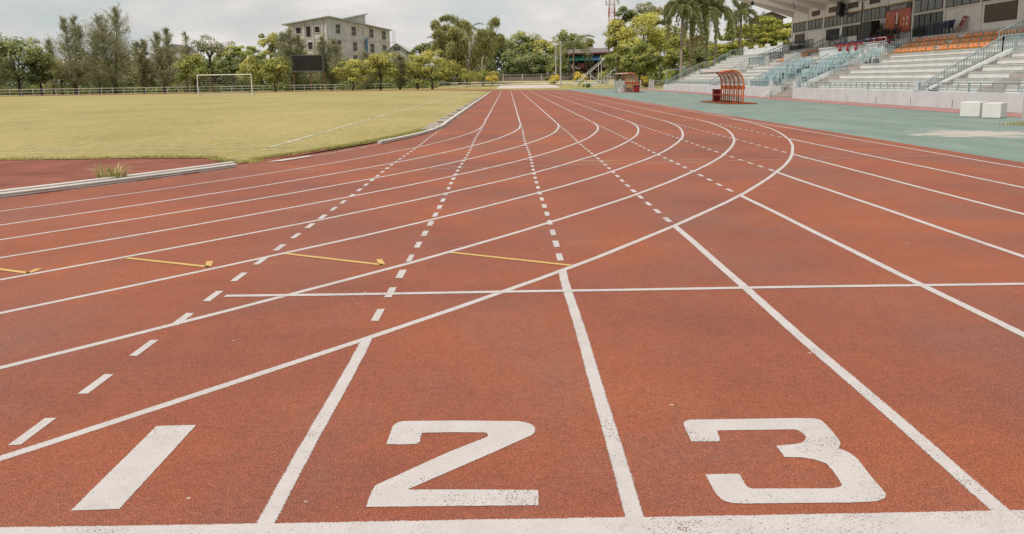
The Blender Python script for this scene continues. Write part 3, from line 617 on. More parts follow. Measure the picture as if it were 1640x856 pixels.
t = thing('table', 'red cloth covered table behind the white officials box', 'table', (25.4, 60.6, 3.3)); b = MB(); b.box(25.0, 25.8, 62.0, 64.4, 3.88, 3.93); b.build('tabletop', 'red_cloth', t); b = MB(); b.box(25.02, 25.78, 62.02, 64.38, 3.31, 3.878); b.build('tablecloth', 'red_cloth', t)
# speakers
p = at(1346.5, 15.5, 'X', 27.3); s_ = thing('loudspeaker', 'black loudspeaker tilted on the press wall beside a louvre vent', 'loudspeaker', tuple(p)); b = MB(); b.obox(p, (.22, 0, -.12), (0, .38, 0), (.06, 0, .48)); b.build('cabinet', 'black', s_)
b = MB(); b.bar(p, (27.79, p.y, p.z), .05); b.build('bracket', 'black', s_)
p = Vector((27.1, 69.4, 3.73)); s_ = thing('loudspeaker', 'tall black loudspeaker cabinet standing on the upper walkway beside the banner', 'loudspeaker', tuple(p)); b = MB(); b.box(26.8, 27.4, 68.6, 70.4, 3.735, 5.3); b.build('cabinet', 'screen', s_); b = MB(); b.box(26.78, 26.798, 68.7, 70.3, 3.85, 5.2); b.build('grille', 'black', s_)
s_ = thing('loudspeaker', 'low black speaker box on the upper walkway behind the far stair railing', 'loudspeaker', (27.3, 87.6, 3.74)); b = MB(); b.box(27.0, 27.6, 86.3, 89.0, 3.74, 4.2); b.build('cabinet', 'black', s_); b = MB(); b.box(26.985, 26.998, 86.4, 88.9, 3.8, 4.14); b.build('grille', 'screen', s_)
# banner
bn = thing('banner', 'tall orange red banner with grey heading and a pale crest on the press wall', 'banner', (27.7, 66.3, 5.3))
b = MB(); b.box(27.69, 27.73, 64.2, 68.35, 4.33, 6.27); mt, nt = newmat('banner_print')
g = N(nt, 'ShaderNodeNewGeometry'); s = N(nt, 'ShaderNodeSeparateXYZ'); nt.links.new(g.outputs['Position'], s.inputs[0])
fz = math_(nt, 'DIVIDE', math_(nt, 'SUBTRACT', s.outputs[2], 4.33), 1.94); kk = ramp(nt, fz, [(0., (.42, .08, .03)), (.35, (.52, .12, .045)), (.79, (.44, .09, .065))]); kk = mix(nt, math_(nt, 'GREATER_THAN', fz, .80), kk, (.055, .042, .045)); finish(nt, kk, .5); M['banner'] = mt
b.build('sheet', 'banner', bn)
M['print_white'] = simple('print_white', (.75, .70, .67), .6, .05); M['print_gold'] = simple('print_gold', (.45, .30, .10), .6, .1); M['print_dark'] = simple('print_dark', (.06, .045, .05), .6, .1)
def to_mesh(o, mats):
    dg = bpy.context.evaluated_depsgraph_get(); dg.update(); me = bpy.data.meshes.new_from_object(o.evaluated_get(dg)); nm = o.name; mb = o.matrix_basis.copy(); pi_ = o.matrix_parent_inverse.copy(); pa = o.parent
    bpy.data.objects.remove(o); q = bpy.data.objects.new(nm, me); col.objects.link(q); q.parent = pa; q.matrix_parent_inverse = pi_; q.matrix_basis = mb; return q
def wall_text(txt, y, z, size, mat, parent, name='lettering', x=27.684, align='CENTER'):
    cu = bpy.data.curves.new(name, 'FONT'); cu.body = txt; cu.size = size; cu.align_x = align; cu.align_y = 'CENTER'; cu.extrude = .002
    o = bpy.data.objects.new(name, cu); col.objects.link(o); cu.materials.append(M[mat])
    o.parent = parent; o.matrix_parent_inverse = Matrix.Translation(-parent_loc(parent))
    o.matrix_basis = Matrix(((0, 0, -1, x), (-1, 0, 0, y), (0, 1, 0, z), (0, 0, 0, 1))); return to_mesh(o, None)
wall_text('เมืองกีฬาอุดรธานี', 66.3, 6.05, .40, 'print_white', bn)
wall_text('U-17', 67.75, 5.72, .17, 'print_white', bn)
for i, z in enumerate((4.98, 4.80, 4.62)):
    b = MB(); b.box(27.683, 27.688, 67.3, 68.15, z-.045, z+.045); b.build('text_strip', 'print_gold', bn)
b = MB(); b.quad((27.684, 67.55, 5.15), (27.684, 67.85, 5.15), (27.684, 67.7, 5.38)); b.build('small_emblem', 'print_gold', bn)
b = MB(); pts = [(27.684, 66.3+.34*math.cos(a_)*(1 if i < 99 else 1), 4.86+.28*math.sin(a_)) for i, a_ in enumerate(np.linspace(PI, 2*PI, 14))]; pts = [(27.684, 66.64, 5.5), (27.684, 66.64, 5.0)]+[(27.684, 66.3+.34*math.cos(a_), 4.9+.26*math.sin(a_)) for a_ in np.linspace(0, -PI, 12)]+[(27.684, 65.96, 5.0), (27.684, 65.96, 5.45)]
b.tube(pts, .035, 5); b.build('crest_outline', 'print_dark', bn)
b = MB(); b.quad((27.680, 66.52, 4.95), (27.680, 66.3, 4.85), (27.680, 66.28, 5.2), (27.680, 66.2, 5.62), (27.680, 66.42, 5.75), (27.680, 66.5, 5.4)); b.build('crest_figure', 'print_white', bn)
b = MB(); b.quad((27.679, 66.5, 4.78), (27.679, 66.1, 4.78), (27.679, 66.05, 4.92), (27.679, 66.55, 4.92)); b.build('crest_base', 'print_dark', bn)
for y, z, s_ in ((65.2, 5.2, .13), (64.6, 5.25, .12), (64.65, 4.85, .14), (65.2, 4.85, .08)):
    b = MB(); b.quad(*[(27.684, y+s_*math.cos(a_)*(1-.3*(i % 2)), z+s_*1.2*math.sin(a_)*(1-.3*(i % 2))) for i, a_ in enumerate(np.linspace(0, 2*PI, 9)[:-1])]); b.build('small_emblem', 'print_white', bn)
# seats, chairs
def chair_mesh(mat, name, w_=.5):
    b = MB(); h = w_/2
    b.box(-.24, .2, -h*.9, h*.9, .40, .44)
    for i in range(5):
        y = -h*.8+i*h*.4; b.obox((.26, y, .64), (.012, 0, 0), (0, h*.13, 0), (.045, 0, .2))
    b.obox((.31, 0, .84), (.018, 0, .003), (0, h*.86, 0), (.01, 0, .04))
    for sx in (-1, 1):
        b.bar((-.26, sx*h, 0), (-.2, sx*h*.9, .62), .05, .05); b.bar((.28, sx*h, 0), (.2, sx*h*.9, .44), .05, .05); b.bar((-.2, sx*h*.92, .63), (.28, sx*h*.9, .66), .05, .03); b.bar((.2, sx*h*.9, .43), (.31, sx*h*.86, .85), .04, .04)
    me = bpy.data.meshes.new(name); me.from_pydata(b.v, [], b.f); me.materials.append(M[mat]); return me
cm = chair_mesh('blue_plastic', 'plastic_chair')
def place(me, name, loc, rz, label, cat, group):
    o = bpy.data.objects.new(name, me); col.objects.link(o); o.location = loc; o.rotation_euler = (0, 0, rz); return tag(o, label, cat, group)
floorZ = [.65]+lowZ; frontX = [18.55]+lowX
rr = random.Random(3)
for blk, (ya, yb, skip) in {'on the dugout side of entrance aisle': (65.4, 70.4, .22), 'on the banner side of entrance aisle': (59.0, 62.2, .15)}.items():
    for k_ in range(0, 6):
        if k_ == 5 and 'dugout' in blk: continue
        n = int((yb-ya)/.62)+1
        for i in range(n):
            if rr.random() < skip+.06+(.3 if (k_ < 1) else 0): continue
            y = yb-i*(yb-ya)/(n-1)+rr.uniform(-.06, .06)
            if 'banner' in blk and k_ < 1: continue
            place(cm, 'plastic_chair', (frontX[k_]+.30, y, floorZ[k_]+.001), rr.uniform(-.14, .14), f'pale blue chair, {ORD[i]} along tier {k_+1}, {blk}', 'chair', 'pale blue plastic chairs on the grandstand tiers')
for i, y in enumerate((56.7, 56.1, 55.5)): place(cm, 'plastic_chair', (21.97, y, 2.076), rr.uniform(-.2, .2), f'pale blue plastic chair by the small landing gate, {ORD[i]} of three', 'chair', 'pale blue plastic chairs on the grandstand tiers')
b = MB()                                                     # bucket seat
prof = [(-.19, .05), (.12, .02), (.17, .08), (.215, .20), (.225, .24)]; wv = [.17, .20, .205, .185, .14]
for dz in (0, .025):
    for (x, z), hw in zip(prof, wv): b.v += [(x+dz*.5, -hw, z-dz), (x+dz*.5, hw, z-dz)]
n = len(prof)
for i in range(n-1): b.f += [(2*i, 2*i+1, 2*i+3, 2*i+2), (2*n+2*i, 2*n+2*i+2, 2*n+2*i+3, 2*n+2*i+1), (2*i, 2*i+2, 2*n+2*i+2, 2*n+2*i), (2*i+1, 2*n+2*i+1, 2*n+2*i+3, 2*i+3)]
b.f += [(0, 2*n, 2*n+1, 1), (2*n-2, 2*n-1, 4*n-1, 4*n-2)]
sm = bpy.data.meshes.new('bucket_seat'); sm.from_pydata(b.v, [], b.f); sm.materials.append(M['seat_orange'])
rows = {0: 'lowest', 1: 'middle', 2: 'top'}
for k_ in range(3):
    X = 23.86+.65*k_; Z = upZ[k_]+.04; blocks = [(57.55+.1*k_, 5, 'before the gap'), (51.55, 5 if k_ < 2 else 8, 'past the gap'), (81.6-1.2*k_, 4, 'behind the meshed guard')]
    for y0, npair, where in blocks:
        c = 0; L = npair*1.1
        pb = MB(); pb.box(X-.24, X-.05, y0-L+.1, y0+.35, Z-.035, Z+.005); pb.build('seat_plank', 'plank', gs)
        for i in range(npair):
            for j in range(2):
                y = y0-.05-i*1.1-j*.47; place(sm, 'bucket_seat', (X, y, Z+.002), 0, f'orange bucket seat, {ORD[c]} along the {rows[k_]} orange row {where}', 'seat', 'orange bucket seats of the upper rows'); c += 1
cm2 = chair_mesh('dark_panel', 'stacking_chair', .46); 
for i in range(7): place(cm2, 'stacking_chair', (26.75, 67.9-i*.62, 3.732), .25*rr.uniform(-1, 1), f'dark stacking chair, {ORD[i]} of the row under the orange red banner', 'chair', 'dark stacking chairs on the upper walkway')
cm3 = chair_mesh('navy_cloth', 'stacking_chair', .40)
for i in range(6): place(cm3, 'stacking_chair', (26.8, 59.2-i*.5, 3.732), .2*rr.uniform(-1, 1), f'navy stacking chair, {ORD[i]} behind the railing before the wide dark doorway', 'chair', 'navy stacking chairs behind the railing')
t = thing('folding_chair', 'folded red chair leaning against the press wall above the orange seats', 'chair', (27.3, 56.6, 3.735))
a0 = at(1529, 58, 'X', 27.3); a1 = at(1541, 41, 'X', 27.6); b = MB()
dy = Vector((0, -.42, 0)); lo = Vector((27.25, a0.y, 3.74)); hi = Vector((27.66, a1.y, 4.78))
b.bar(lo, hi, .05); b.bar(lo+dy, hi+dy, .05); b.build('leg', 'red', t)
b = MB(); c0 = lo.lerp(hi, .45); c1 = lo.lerp(hi, .80); b.quad(c0+Vector((-.03, -.03, 0)), c0+dy+Vector((-.03, .03, 0)), c1+dy+Vector((-.03, .03, 0)), c1+Vector((-.03, -.03, 0))); b.build('seat', 'red', t)
b = MB(); c0 = lo.lerp(hi, .88); b.quad(c0+Vector((-.03, 0, 0)), c0+dy+Vector((-.03, 0, 0)), hi+dy+Vector((-.03, 0, .03)), hi+Vector((-.03, 0, .03))); b.build('backrest', 'red', t)

# ------------------------------------------------------------------ beside the track
def dugout(loc, rz, label, L=4.4, H=1.75):
    t = thing('team_dugout', label, 'dugout', loc, 'dugouts on the teal apron'); x0, y0, z0 = loc
    def P(x, y, z): return (x0+x, y0+y, z0+z)
    b = MB(); b.quad(*[P(x, y, .05) for x, y in ((-1.0, -.55), (.55, -.75), (.75, L+.9), (-.95, L+1.1))]); b.quad(*[P(x, y, 0.0) for x, y in ((-1.0, -.55), (-.95, L+1.1), (.75, L+.9), (.55, -.75))])
    qs = ((-1.0, -.55), (.55, -.75), (.75, L+.9), (-.95, L+1.1))
    for (xa, ya), (xb, yb) in zip(qs, qs[1:]+qs[:1]): b.quad(P(xa, ya, 0), P(xb, yb, 0), P(xb, yb, .05), P(xa, ya, .05))
    b.build('base', 'orange_dk', t)
    hz = H*.60; prof = [(0, .05), (0, hz)]+[(-.62+.62*math.cos(a_), hz+(H-hz)*math.sin(a_)) for a_ in np.linspace(0, PI/2, 9)[1:]]+[(-1.0, H-.03), (-1.3, H-.1)]
    for i in range(6):
        b = MB(); y = L*i/5; b.tube([P(x, y, z) for x, z in prof], .046, 6); b.build('rib', 'orange', t)
    cv = prof[1:10]
    b = MB()
    for (xa, za), (xb, zb) in zip(cv[:-1], cv[1:]): b.quad(P(xa+.03, .02, za+.03), P(xa+.03, L-.02, za+.03), P(xb+.02, L-.02, zb+.035), P(xb+.02, .02, zb+.035))
    b.build('roof_sheet', 'clear', t)
    b = MB(); b.quad(P(-.55, -.05, H+.05), P(-.55, L+.05, H+.05), P(-1.45, L+.25, H-.06), P(-1.45, .0, H-.06)); b.quad(P(-.55, -.05, H+.035), P(-1.45, .0, H-.075), P(-1.45, L+.25, H-.075), P(-.55, L+.05, H+.035)); b.build('roof_sheet', 'sheet', t)
    b = MB(); b.box(x0+.042, x0+.08, y0-.05, y0+L+.05, z0+H*.42, z0+H*.545); b.build('back_panel', 'orange', t)
    b = MB(); b.box(x0-.02, x0+.03, y0, y0+L, z0+H*.625, z0+H*.645)
    for i in range(6):
        y = y0+L*(i+.45)/5
        if i < 5: b.box(x0-.02, x0+.02, y-.036, y+.036, z0+.05, z0+H*.42)
    b.box(x0-.02, x0+.03, y0+.05, y0+L-.05, z0+.06, z0+.10); b.build('back_frame', 'orange', t)
    b = MB(); b.box(x0-.52, x0-.04, y0+.05, y0+L+.1, z0+.40, z0+.44); b.build('bench', 'orange', t)
    for y in (.1, L*.5, L+.05):
        b = MB(); b.box(x0-.5, x0-.455, y0+y-.02, y0+y+.025, z0+.05, z0+.4); b.build('leg', 'orange', t)
    t.rotation_euler = (0, 0, rz); return t
dugout((12.6, 49.3, .0), math.radians(2.0), 'larger orange framed dugout with curved clear roof, nearer one by the red crate')
dugout((13.45, 95.6, .0), math.radians(9), 'smaller orange framed dugout farther off, beside the red bin and white podium', 4.6, 1.95)
def bin_(loc, a_, h, label):
    t = thing('bin', label, 'bin', loc); x, y, z = loc; b = MB(); s = a_/2; sb = s*.86
    b.v = [(x-sb, y-sb, z), (x+sb, y-sb, z), (x+sb, y+sb, z), (x-sb, y+sb, z), (x-s, y-s, z+h), (x+s, y-s, z+h), (x+s, y+s, z+h), (x-s, y+s, z+h)]; b.f = [(0, 3, 2, 1), (0, 1, 5, 4), (1, 2, 6, 5), (2, 3, 7, 6), (3, 0, 4, 7)]; b.build('body', 'red', t)
    b = MB(); b.box(x-s-.03, x+s+.03, y-s-.03, y+s+.03, z+h-.05, z+h+.012); b.build('lid', 'red', t)
bin_((13.05, 93.6, 0), .62, .72, 'large red plastic bin standing before the farther dugout')
bin_((12.28, 54.2, .052), .42, .66, 'small red crate standing at the far end of the nearer dugout')
t = thing('winners_podium', 'small white stepped podium with black numbers beside the farther dugout', 'podium', (12.4, 98.5, 0))
for (x0, x1, z1, n_) in ((12.3, 12.75, .72, '1'), (11.85, 12.298, .46, '2'), (12.752, 13.2, .36, '3')):
    b = MB(); b.box(x0, x1, 98.2, 98.8, 0, z1); b.build('step', 'white_metal', t)
    cu = bpy.data.curves.new('digit', 'FONT'); cu.body = n_; cu.size = .28; cu.align_x = 'CENTER'; cu.align_y = 'CENTER'; cu.extrude = .002; cu.materials.append(M['black']); o = bpy.data.objects.new('digit', cu); col.objects.link(o); o.parent = t; o.matrix_parent_inverse = Matrix.Translation(-parent_loc(t))
    o.matrix_basis = Matrix(((1, 0, 0, (x0+x1)/2), (0, 0, -1, 98.195), (0, 1, 0, z1-.18), (0, 0, 0, 1))); to_mesh(o, None)
def block(c, a_, b_, h, rz, label):
    b = MB(); cs, sn = math.cos(rz), math.sin(rz); b.obox((c[0], c[1], h/2+.001), (a_/2*cs, a_/2*sn, 0), (-b_/2*sn, b_/2*cs, 0), (0, 0, h/2)); o = b.build('concrete_block', 'block_white', loc=(c[0], c[1], 0)); bv = o.modifiers.new('b', 'BEVEL'); bv.width = .012; bv.segments = 2; return tag(o, label, 'block', 'white blocks on the apron edge')
block((15.62, 30.74), .74, .62, .48, math.radians(45), 'white concrete block, the one of the pair nearer the dugouts')
block((15.78, 29.72), .62, .56, .47, math.radians(45), 'white concrete block, the one of the pair nearer the short post')
t = thing('post', 'short grey post with dry grass at its foot on the teal apron', 'post', (14.3, 25.4, 0)); b = MB(); b.tube([(14.3, 25.4, -.01), (14.3, 25.4, 1.35)], .035, 8); b.build('shaft', 'galv', t); b = MB(); b.tube([(14.3, 25.4, -.005), (14.3, 25.4, .05)], [.09, .06], 8); b.build('foot', 'galv', t)
n = 240; P = np.column_stack([14.2+rng.normal(size=n)*.28, 25.2+rng.normal(size=n)*.2, np.full(n, .04)]); o = leaf_mesh('dry_grass', P, np.column_stack([rng.normal(size=n), rng.normal(size=n), np.full(n, .2)]), .07, .008, 'weed', None, rng.random(n), D=np.column_stack([rng.normal(size=n)*.5, rng.normal(size=n)*.5, np.ones(n)])); tag(o, 'low dry grass around the foot of the short post', 'grass', kind='stuff')
# goal
gx = [AX(316, 121.5), AX(402.5, 121.5)]; gt = thing('football_goal', 'white football goal with net standing at the far end of the pitch', 'goal', ((gx[0]+gx[1])/2, 121.5, 0)); GZ = .22
b = MB(); b.tube([(gx[0], 121.5, 0), (gx[0], 121.5, GZ+2.44)], .065, 8); b.build('post', 'white_metal', gt); b = MB(); b.tube([(gx[1], 121.5, 0), (gx[1], 121.5, GZ+2.44)], .065, 8); b.build('post', 'white_metal', gt)
b = MB(); b.tube([(gx[0]-.06, 121.5, GZ+2.44), (gx[1]+.06, 121.5, GZ+2.44)], .065, 8); b.build('crossbar', 'white_metal', gt)
b = MB()
for i in range(25):
    x = gx[0]+(gx[1]-gx[0])*i/24; b.tube([(x, 121.56, GZ+2.4), (x, 122.3, GZ+2.3), (x, 123.2, .02)], .004, 3, False)
for j in range(9):
    z = .02+j*.28; y = 123.2-.9*z/2.4; b.tube([(gx[0], y, z), (gx[1], y, z)], .004, 3, False)
b.build('net', 'net', gt)
b = MB(); b.tube([(gx[0], 121.5, .05), (gx[0], 123.2, .05), (gx[1], 123.2, .05), (gx[1], 121.5, .05)], .04, 6); b.build('ground_frame', 'white_metal', gt)
# far fence
fp = [(-150, 138), (-87.5, 155), (-44, 166), (-14, 174.5), (31, 176)]
ft = thing('perimeter_fence', 'long low pale pipe fence running behind the far end of the track', 'fence', (-44, 166, 0)); seg = []
for (xa, ya), (xb, yb) in zip(fp[:-1], fp[1:]):
    L = math.hypot(xb-xa, yb-ya); n = int(L/1.75)
    for i in range(n): seg.append((xa+(xb-xa)*i/n, ya+(yb-ya)*i/n))
seg.append(fp[-1]); b = MB(); b.tube([(0, 0, 0), (0, 0, 1.08)], .036, 6); pm_ = bpy.data.meshes.new('post'); pm_.from_pydata(b.v, [], b.f); pm_.materials.append(M['fence'])
for x, y in seg:
    if x < -100: continue
    o = bpy.data.objects.new('post', pm_); col.objects.link(o); o.parent = ft; o.matrix_parent_inverse = Matrix.Translation(-parent_loc(ft)); o.location = (x, y, 0)
for z, r in ((1.08, .04), (.62, .026), (.14, .026)):
    b = MB(); b.tube([(x, y, z) for x, y in fp], r, 6); b.build('rail', 'fence', ft)
# fence, gate and sheet panel at the grandstand end
def vy(px, Y): return AX(px, Y, 138)
t = thing('sheet_fence', 'grey upright sheet fence panel beside the white stair tower', 'fence', (vy(994, 124), 124, 0)); xa, xb = vy(983, 124), vy(1003.5, 124)
for i in range(7):
    b = MB(); x = xa+(xb-xa)*i/7; b.box(x+.01, x+(xb-xa)/7-.012, 124-.012*(i % 2), 124.03, .03, 1.12); b.build('board', 'galv', t)
t = thing('pipe_fence', 'short pipe fence behind the farther dugout and red bin', 'fence', (vy(1015, 124), 124.2, 0)); xa, xb = vy(1004, 124), vy(1026, 124)
for x in (xa, (xa+xb)/2): b = MB(); b.tube([(x, 124.2, 0), (x, 124.2, 1.1)], .03, 6); b.build('post', 'rail', t)
b = MB(); b.box(xb-.09, xb+.09, 124.1, 124.3, 0, 1.18); b.build('post', 'galv', t)
for z in (1.08, .6, .15): b = MB(); b.tube([(xa, 124.2, z), (xb, 124.2, z)], .03, 6); b.build('rail', 'rail', t)
t = thing('gate_leaf', 'narrow white gate leaf standing open before the round tree', 'gate', (vy(1043, 116), 116, 0)); xa, xb = vy(1039.5, 116), vy(1046.8, 116)
b = MB(); b.bar((xa, 116, .02), (xa, 116, 1.2), .06); b.bar((xb, 116, .02), (xb, 116, 1.2), .06); b.bar((xa, 116, 1.17), (xb, 116, 1.17), .06); b.bar((xa, 116, .05), (xb, 116, .05), .06); b.build('frame', 'white_metal', t); b = MB(); b.box(xa+.03, xb-.03, 115.99, 116.01, .08, 1.14); b.build('panel', 'galv', t)
t = thing('bar_fence', 'short barred fence between the white gate leaf and the grandstand', 'fence', (vy(1054, 114), 114, 0)); xa, xb = vy(1047.2, 114), vy(1062, 114); b = MB()
for i in range(9): x = xa+(xb-xa)*i/8; b.bar((x, 114, .04), (x, 114, 1.08), .025)
b.build('bar', 'galv', t); b = MB(); b.tube([(xa, 114, 1.1), (xb, 114, 1.1)], .035, 6); b.tube([(xa, 114, .15), (xb, 114, .15)], .03, 6); b.build('rail', 'rail', t)
t = thing('goal_frame', 'tall teal pipe goal frame standing at the far corner of the grandstand', 'frame', (18.7, 109.2, 0)); b = MB(); b.tube([(18.75, 109.2, 0), (18.75, 109.2, 2.36)], .045, 6); b.build('post', 'rail', t); b = MB(); b.tube([(18.72, 109.2, 2.36), (21.9, 109.2, 2.38)], .05, 6); b.build('crossbar', 'rail', t); b = MB(); b.tube([(21.87, 109.2, 0), (21.87, 109.2, 2.36)], .045, 6); b.build('post', 'rail', t)
# white stair tower for the judges
t = thing('stair_tower', 'white steel lattice stair tower for race officials near the finish', 'stair tower', (AX(950, 136), 136, 0))
def Q(px, py, Y=136): p = at(px, py, 'Y', Y); return Vector(p)
for Y in (135.5, 136.7):
    b = MB(); b.bar(Q(919, 138.5, Y), Q(965.5, 98, Y), .09); b.bar(Q(921, 132.5, Y), Q(966, 94, Y), .05)
    for i in range(14): p_ = Q(919, 138.5, Y).lerp(Q(965.5, 98, Y), i/13); q_ = Q(921, 132.5, Y).lerp(Q(966, 94, Y), i/13); b.bar(p_, q_, .035)
    b.build('stringer', 'white_metal', t)
    b = MB()
    for pa in (((946, 117), (946, 139)), ((958.5, 104), (958.5, 139)), ((963, 100), (963, 139)), ((945, 119), (956, 130)), ((956, 130), (945, 141)), ((946, 138), (962, 122)), ((935, 126), (938, 139)), ((950, 138), (985, 111)), ((955, 128), (966, 138)), ((973, 140), (973, 117)), ((978, 141), (978, 113)), ((977.5, 113.5), (985, 113.5)), ((985, 113), (984.5, 107)), ((968, 122), (976, 122)), ((968, 122), (968, 129)), ((951, 140), (960, 131)), ((960, 131), (968, 139)), ((952, 131), (972, 131)), ((968, 129), (978, 139)), ((940, 133), (952, 133)), ((972, 117), (979, 128))):
        b.bar(Q(*pa[0], Y), Q(*pa[1], Y), .07)
    b.build('side_frame', 'white_metal', t)
b = MB()
for i in range(13):
    p_ = Q(919, 138.5, 135.5).lerp(Q(965.5, 98, 135.5), (i+.5)/13); b.box(p_.x-.14, p_.x+.14, 135.5, 136.7, p_.z-.02, p_.z+.02)
b.build('tread', 'galv', t)
b = MB(); p_ = Q(966, 96, 136); b.box(p_.x-.2, p_.x+.2, 135.8, 136.4, p_.z, p_.z+.28); b.build('control_box', 'white_metal', t)

# ------------------------------------------------------------------ beyond the fence: structures
t = thing('scoreboard', 'dark blank electronic scoreboard on three rusty posts behind the fence', 'scoreboard', (AX(494, 171), 171, 0)); Y = 171
xa, xb = AX(468.2, Y), AX(519.5, Y); za, zb = AZ(494, 114.8, Y), AZ(494, 88.5, Y)
b = MB(); b.box(xa, xb, Y, Y+.5, za, zb); b.build('cabinet', 'screen_frame', t); b = MB(); b.box(xa+.25, xb-.25, Y-.03, Y-.004, za+.24, zb-.2); b.build('screen', 'screen', t)
b = MB(); b.box(xa, xa+.16, Y-.06, Y-.003, za, zb); b.box(xb-.16, xb, Y-.06, Y-.003, za, zb); b.box(xa+.16, xb-.16, Y-.06, Y-.003, za, za+.15); b.box(xa+.16, xb-.16, Y-.06, Y-.003, zb-.12, zb); b.build('bezel', 'screen_frame', t)
for px in (470.5, 497.5, 519): b = MB(); x = AX(px, Y); b.box(x-.11, x+.11, Y+.1, Y+.32, 0, za-.002); b.build('post', 'rust', t)
# unfinished block
bl = thing('unfinished_building', 'grey unfinished four storey block building with empty windows behind the scoreboard', 'building', (-43, 225, 0))
C0 = Vector((-43.1, 225, 0)); ur = Vector((10.8, 33, 0)).normalized(); ul = Vector((-33, 10.8, 0)).normalized(); LR_, LL_ = 34.5, 10.8
def wallp(o, u, s, z, off=0.): n_ = Vector((u.y, -u.x, 0)) if u is ur else Vector((-u.y, u.x, 0)); return o+u*s+Vector((0, 0, z))+n_*off
ztopR = lambda s: 16.9-.048*s
ztopL = lambda s: 16.9-.125*s
b = MB(); E1 = C0+ur*LR_; E2 = C0+ul*LL_; E3 = C0+ur*LR_+ul*LL_
b.quad(*[Vector((p.x, p.y, z)) for p, z in ((C0, 0), (E1, 0), (E1, ztopR(LR_)), (C0, 16.9))]); b.quad(*[Vector((p.x, p.y, z)) for p, z in ((E2, 0), (C0, 0), (C0, 16.9), (E2, ztopL(LL_)))])
b.quad(*[Vector((p.x, p.y, z)) for p, z in ((E1, 0), (E3, 0), (E3, 13.5), (E1, ztopR(LR_)))]); b.quad(*[Vector((p.x, p.y, z)) for p, z in ((E3, 0), (E2, 0), (E2, ztopL(LL_)), (E3, 13.5))]); b.build('wall', 'raw', bl)
b = MB()
up_ = Vector((0, 0, 1)); nR = Vector((ur.y, -ur.x, 0)); nL = Vector((-ul.y, ul.x, 0))
c1 = C0+nR*.9+nL*.9; 
q = [Vector((*(C0-ul*.8-ur*.8).xy, 17.15)), Vector((*(E1-ul*.8).xy, ztopR(LR_)+.2)), Vector((*(E3+ul*.5).xy, 13.8)), Vector((*(E2+ul*1.4-ur*.8).xy, ztopL(LL_+1.4)+.2))]
b.quad(*q); b.quad(*[p-Vector((0, 0, .22)) for p in q[::-1]])
for i in range(4): b.quad(q[i], q[i]-Vector((0, 0, .22)), q[(i+1) % 4]-Vector((0, 0, .22)), q[(i+1) % 4])
b.build('roof', 'metal_roof', bl)
s0, s1 = 9.5, 19.5                                          # stair head above the roof
b = MB(); A_ = C0+ur*s0+ul*.02; B_ = C0+ur*s1+ul*.02-ul*.3; b.v = [(*(A_).xy, 15.5), (*(B_).xy, 15.2), (*(B_).xy, 18.6), (*(A_).xy, 17.2), (*(A_+ul*5).xy, 15.5), (*(B_+ul*5).xy, 15), (*(B_+ul*5).xy, 18.2), (*(A_+ul*5).xy, 16.6)]; b.f = [(0, 1, 2, 3), (4, 7, 6, 5), (1, 5, 6, 2), (0, 3, 7, 4)]; b.build('stair_head', 'raw', bl)
b = MB(); A2, B2 = A_-ur*3-ul*.6, B_+ur*.5-ul*.6; q = [Vector((*A2.xy, 16.9)), Vector((*B2.xy, 18.95)), Vector((*(B2+ul*6).xy, 18.5)), Vector((*(A2+ul*6).xy, 16.5))]; b.quad(*q); b.quad(*[p-Vector((0, 0, .28)) for p in q[::-1]])
for i in range(4): b.quad(q[i], q[i]-Vector((0, 0, .28)), q[(i+1) % 4]-Vector((0, 0, .28)), q[(i+1) % 4])
b.build('roof', 'metal_roof', bl)
def on(u, n_, s, z, off): return C0+u*s+up_*z+n_*off
def slabband(u, n_, L, z0, z1, mat='band', off=.06):
    b = MB(); p = [on(u, n_, 0, z0, off), on(u, n_, L, z0, off), on(u, n_, L, z1, off), on(u, n_, 0, z1, off)]; b.quad(*p); b.quad(p[3], p[2], p[2]-n_*off, p[3]-n_*off); b.quad(p[1], p[0], p[0]-n_*off, p[1]-n_*off); b.build('floor_band', mat, bl)
for z in (11.75, 8.3, 4.9): slabband(ur, nR, LR_, z, z+.5); slabband(ul, nL, LL_, z, z+.5)
def opening(u, n_, s, z, w_, h, bars=True):
    b = MB(); f_ = .03; p = [on(u, n_, s-w_/2, z, f_), on(u, n_, s+w_/2, z, f_), on(u, n_, s+w_/2, z+h, f_), on(u, n_, s-w_/2, z+h, f_)]; b.quad(*p); o = b.build('window', 'black', bl)
    b = MB()
    for (a_, c_) in ((0, 1), (1, 2), (2, 3), (3, 0)): b.bar(p[a_]+n_*.05, p[c_]+n_*.05, .16)
    if bars: b.bar((p[0]+p[1])/2+n_*.04, (p[2]+p[3])/2+n_*.04, .1); b.bar((p[0]+p[3])/2+n_*.04, (p[1]+p[2])/2+n_*.04, .1)
    b.build('frame', 'band', o)
for s_, z in ((5.0, 13.2), (13.2, 13.0), (23.2, 12.9), (30.6, 12.7), (5.2, 9.4), (13.6, 9.2), (23.4, 9.1), (30.8, 9.0), (5.3, 6.0), (13.6, 6.0), (23.4, 6), (5.3, 2.4), (13.6, 2.4)): opening(ur, nR, s_, z, 2.2, 2.3)
for s_, z, w_, h in ((7.9, 13.2, 1.5, 1.5), (5.2, 12.3, 1.4, 2.6), (2.8, 13.3, 1.5, 1.5), (7.6, 9.4, 1.5, 1.8), (4.9, 9.4, 1.4, 1.8), (2.4, 9.4, 1.4, 1.8)): opening(ul, nL, s_, z, w_, h, False)
for s_ in (.25, 1.35, 4.0, 6.4, 9.4): b = MB(); b.bar(on(ul, nL, s_, 0, .1), on(ul, nL, s_, ztopL(s_)-.3, .1), .34); b.build('column', 'band', bl)
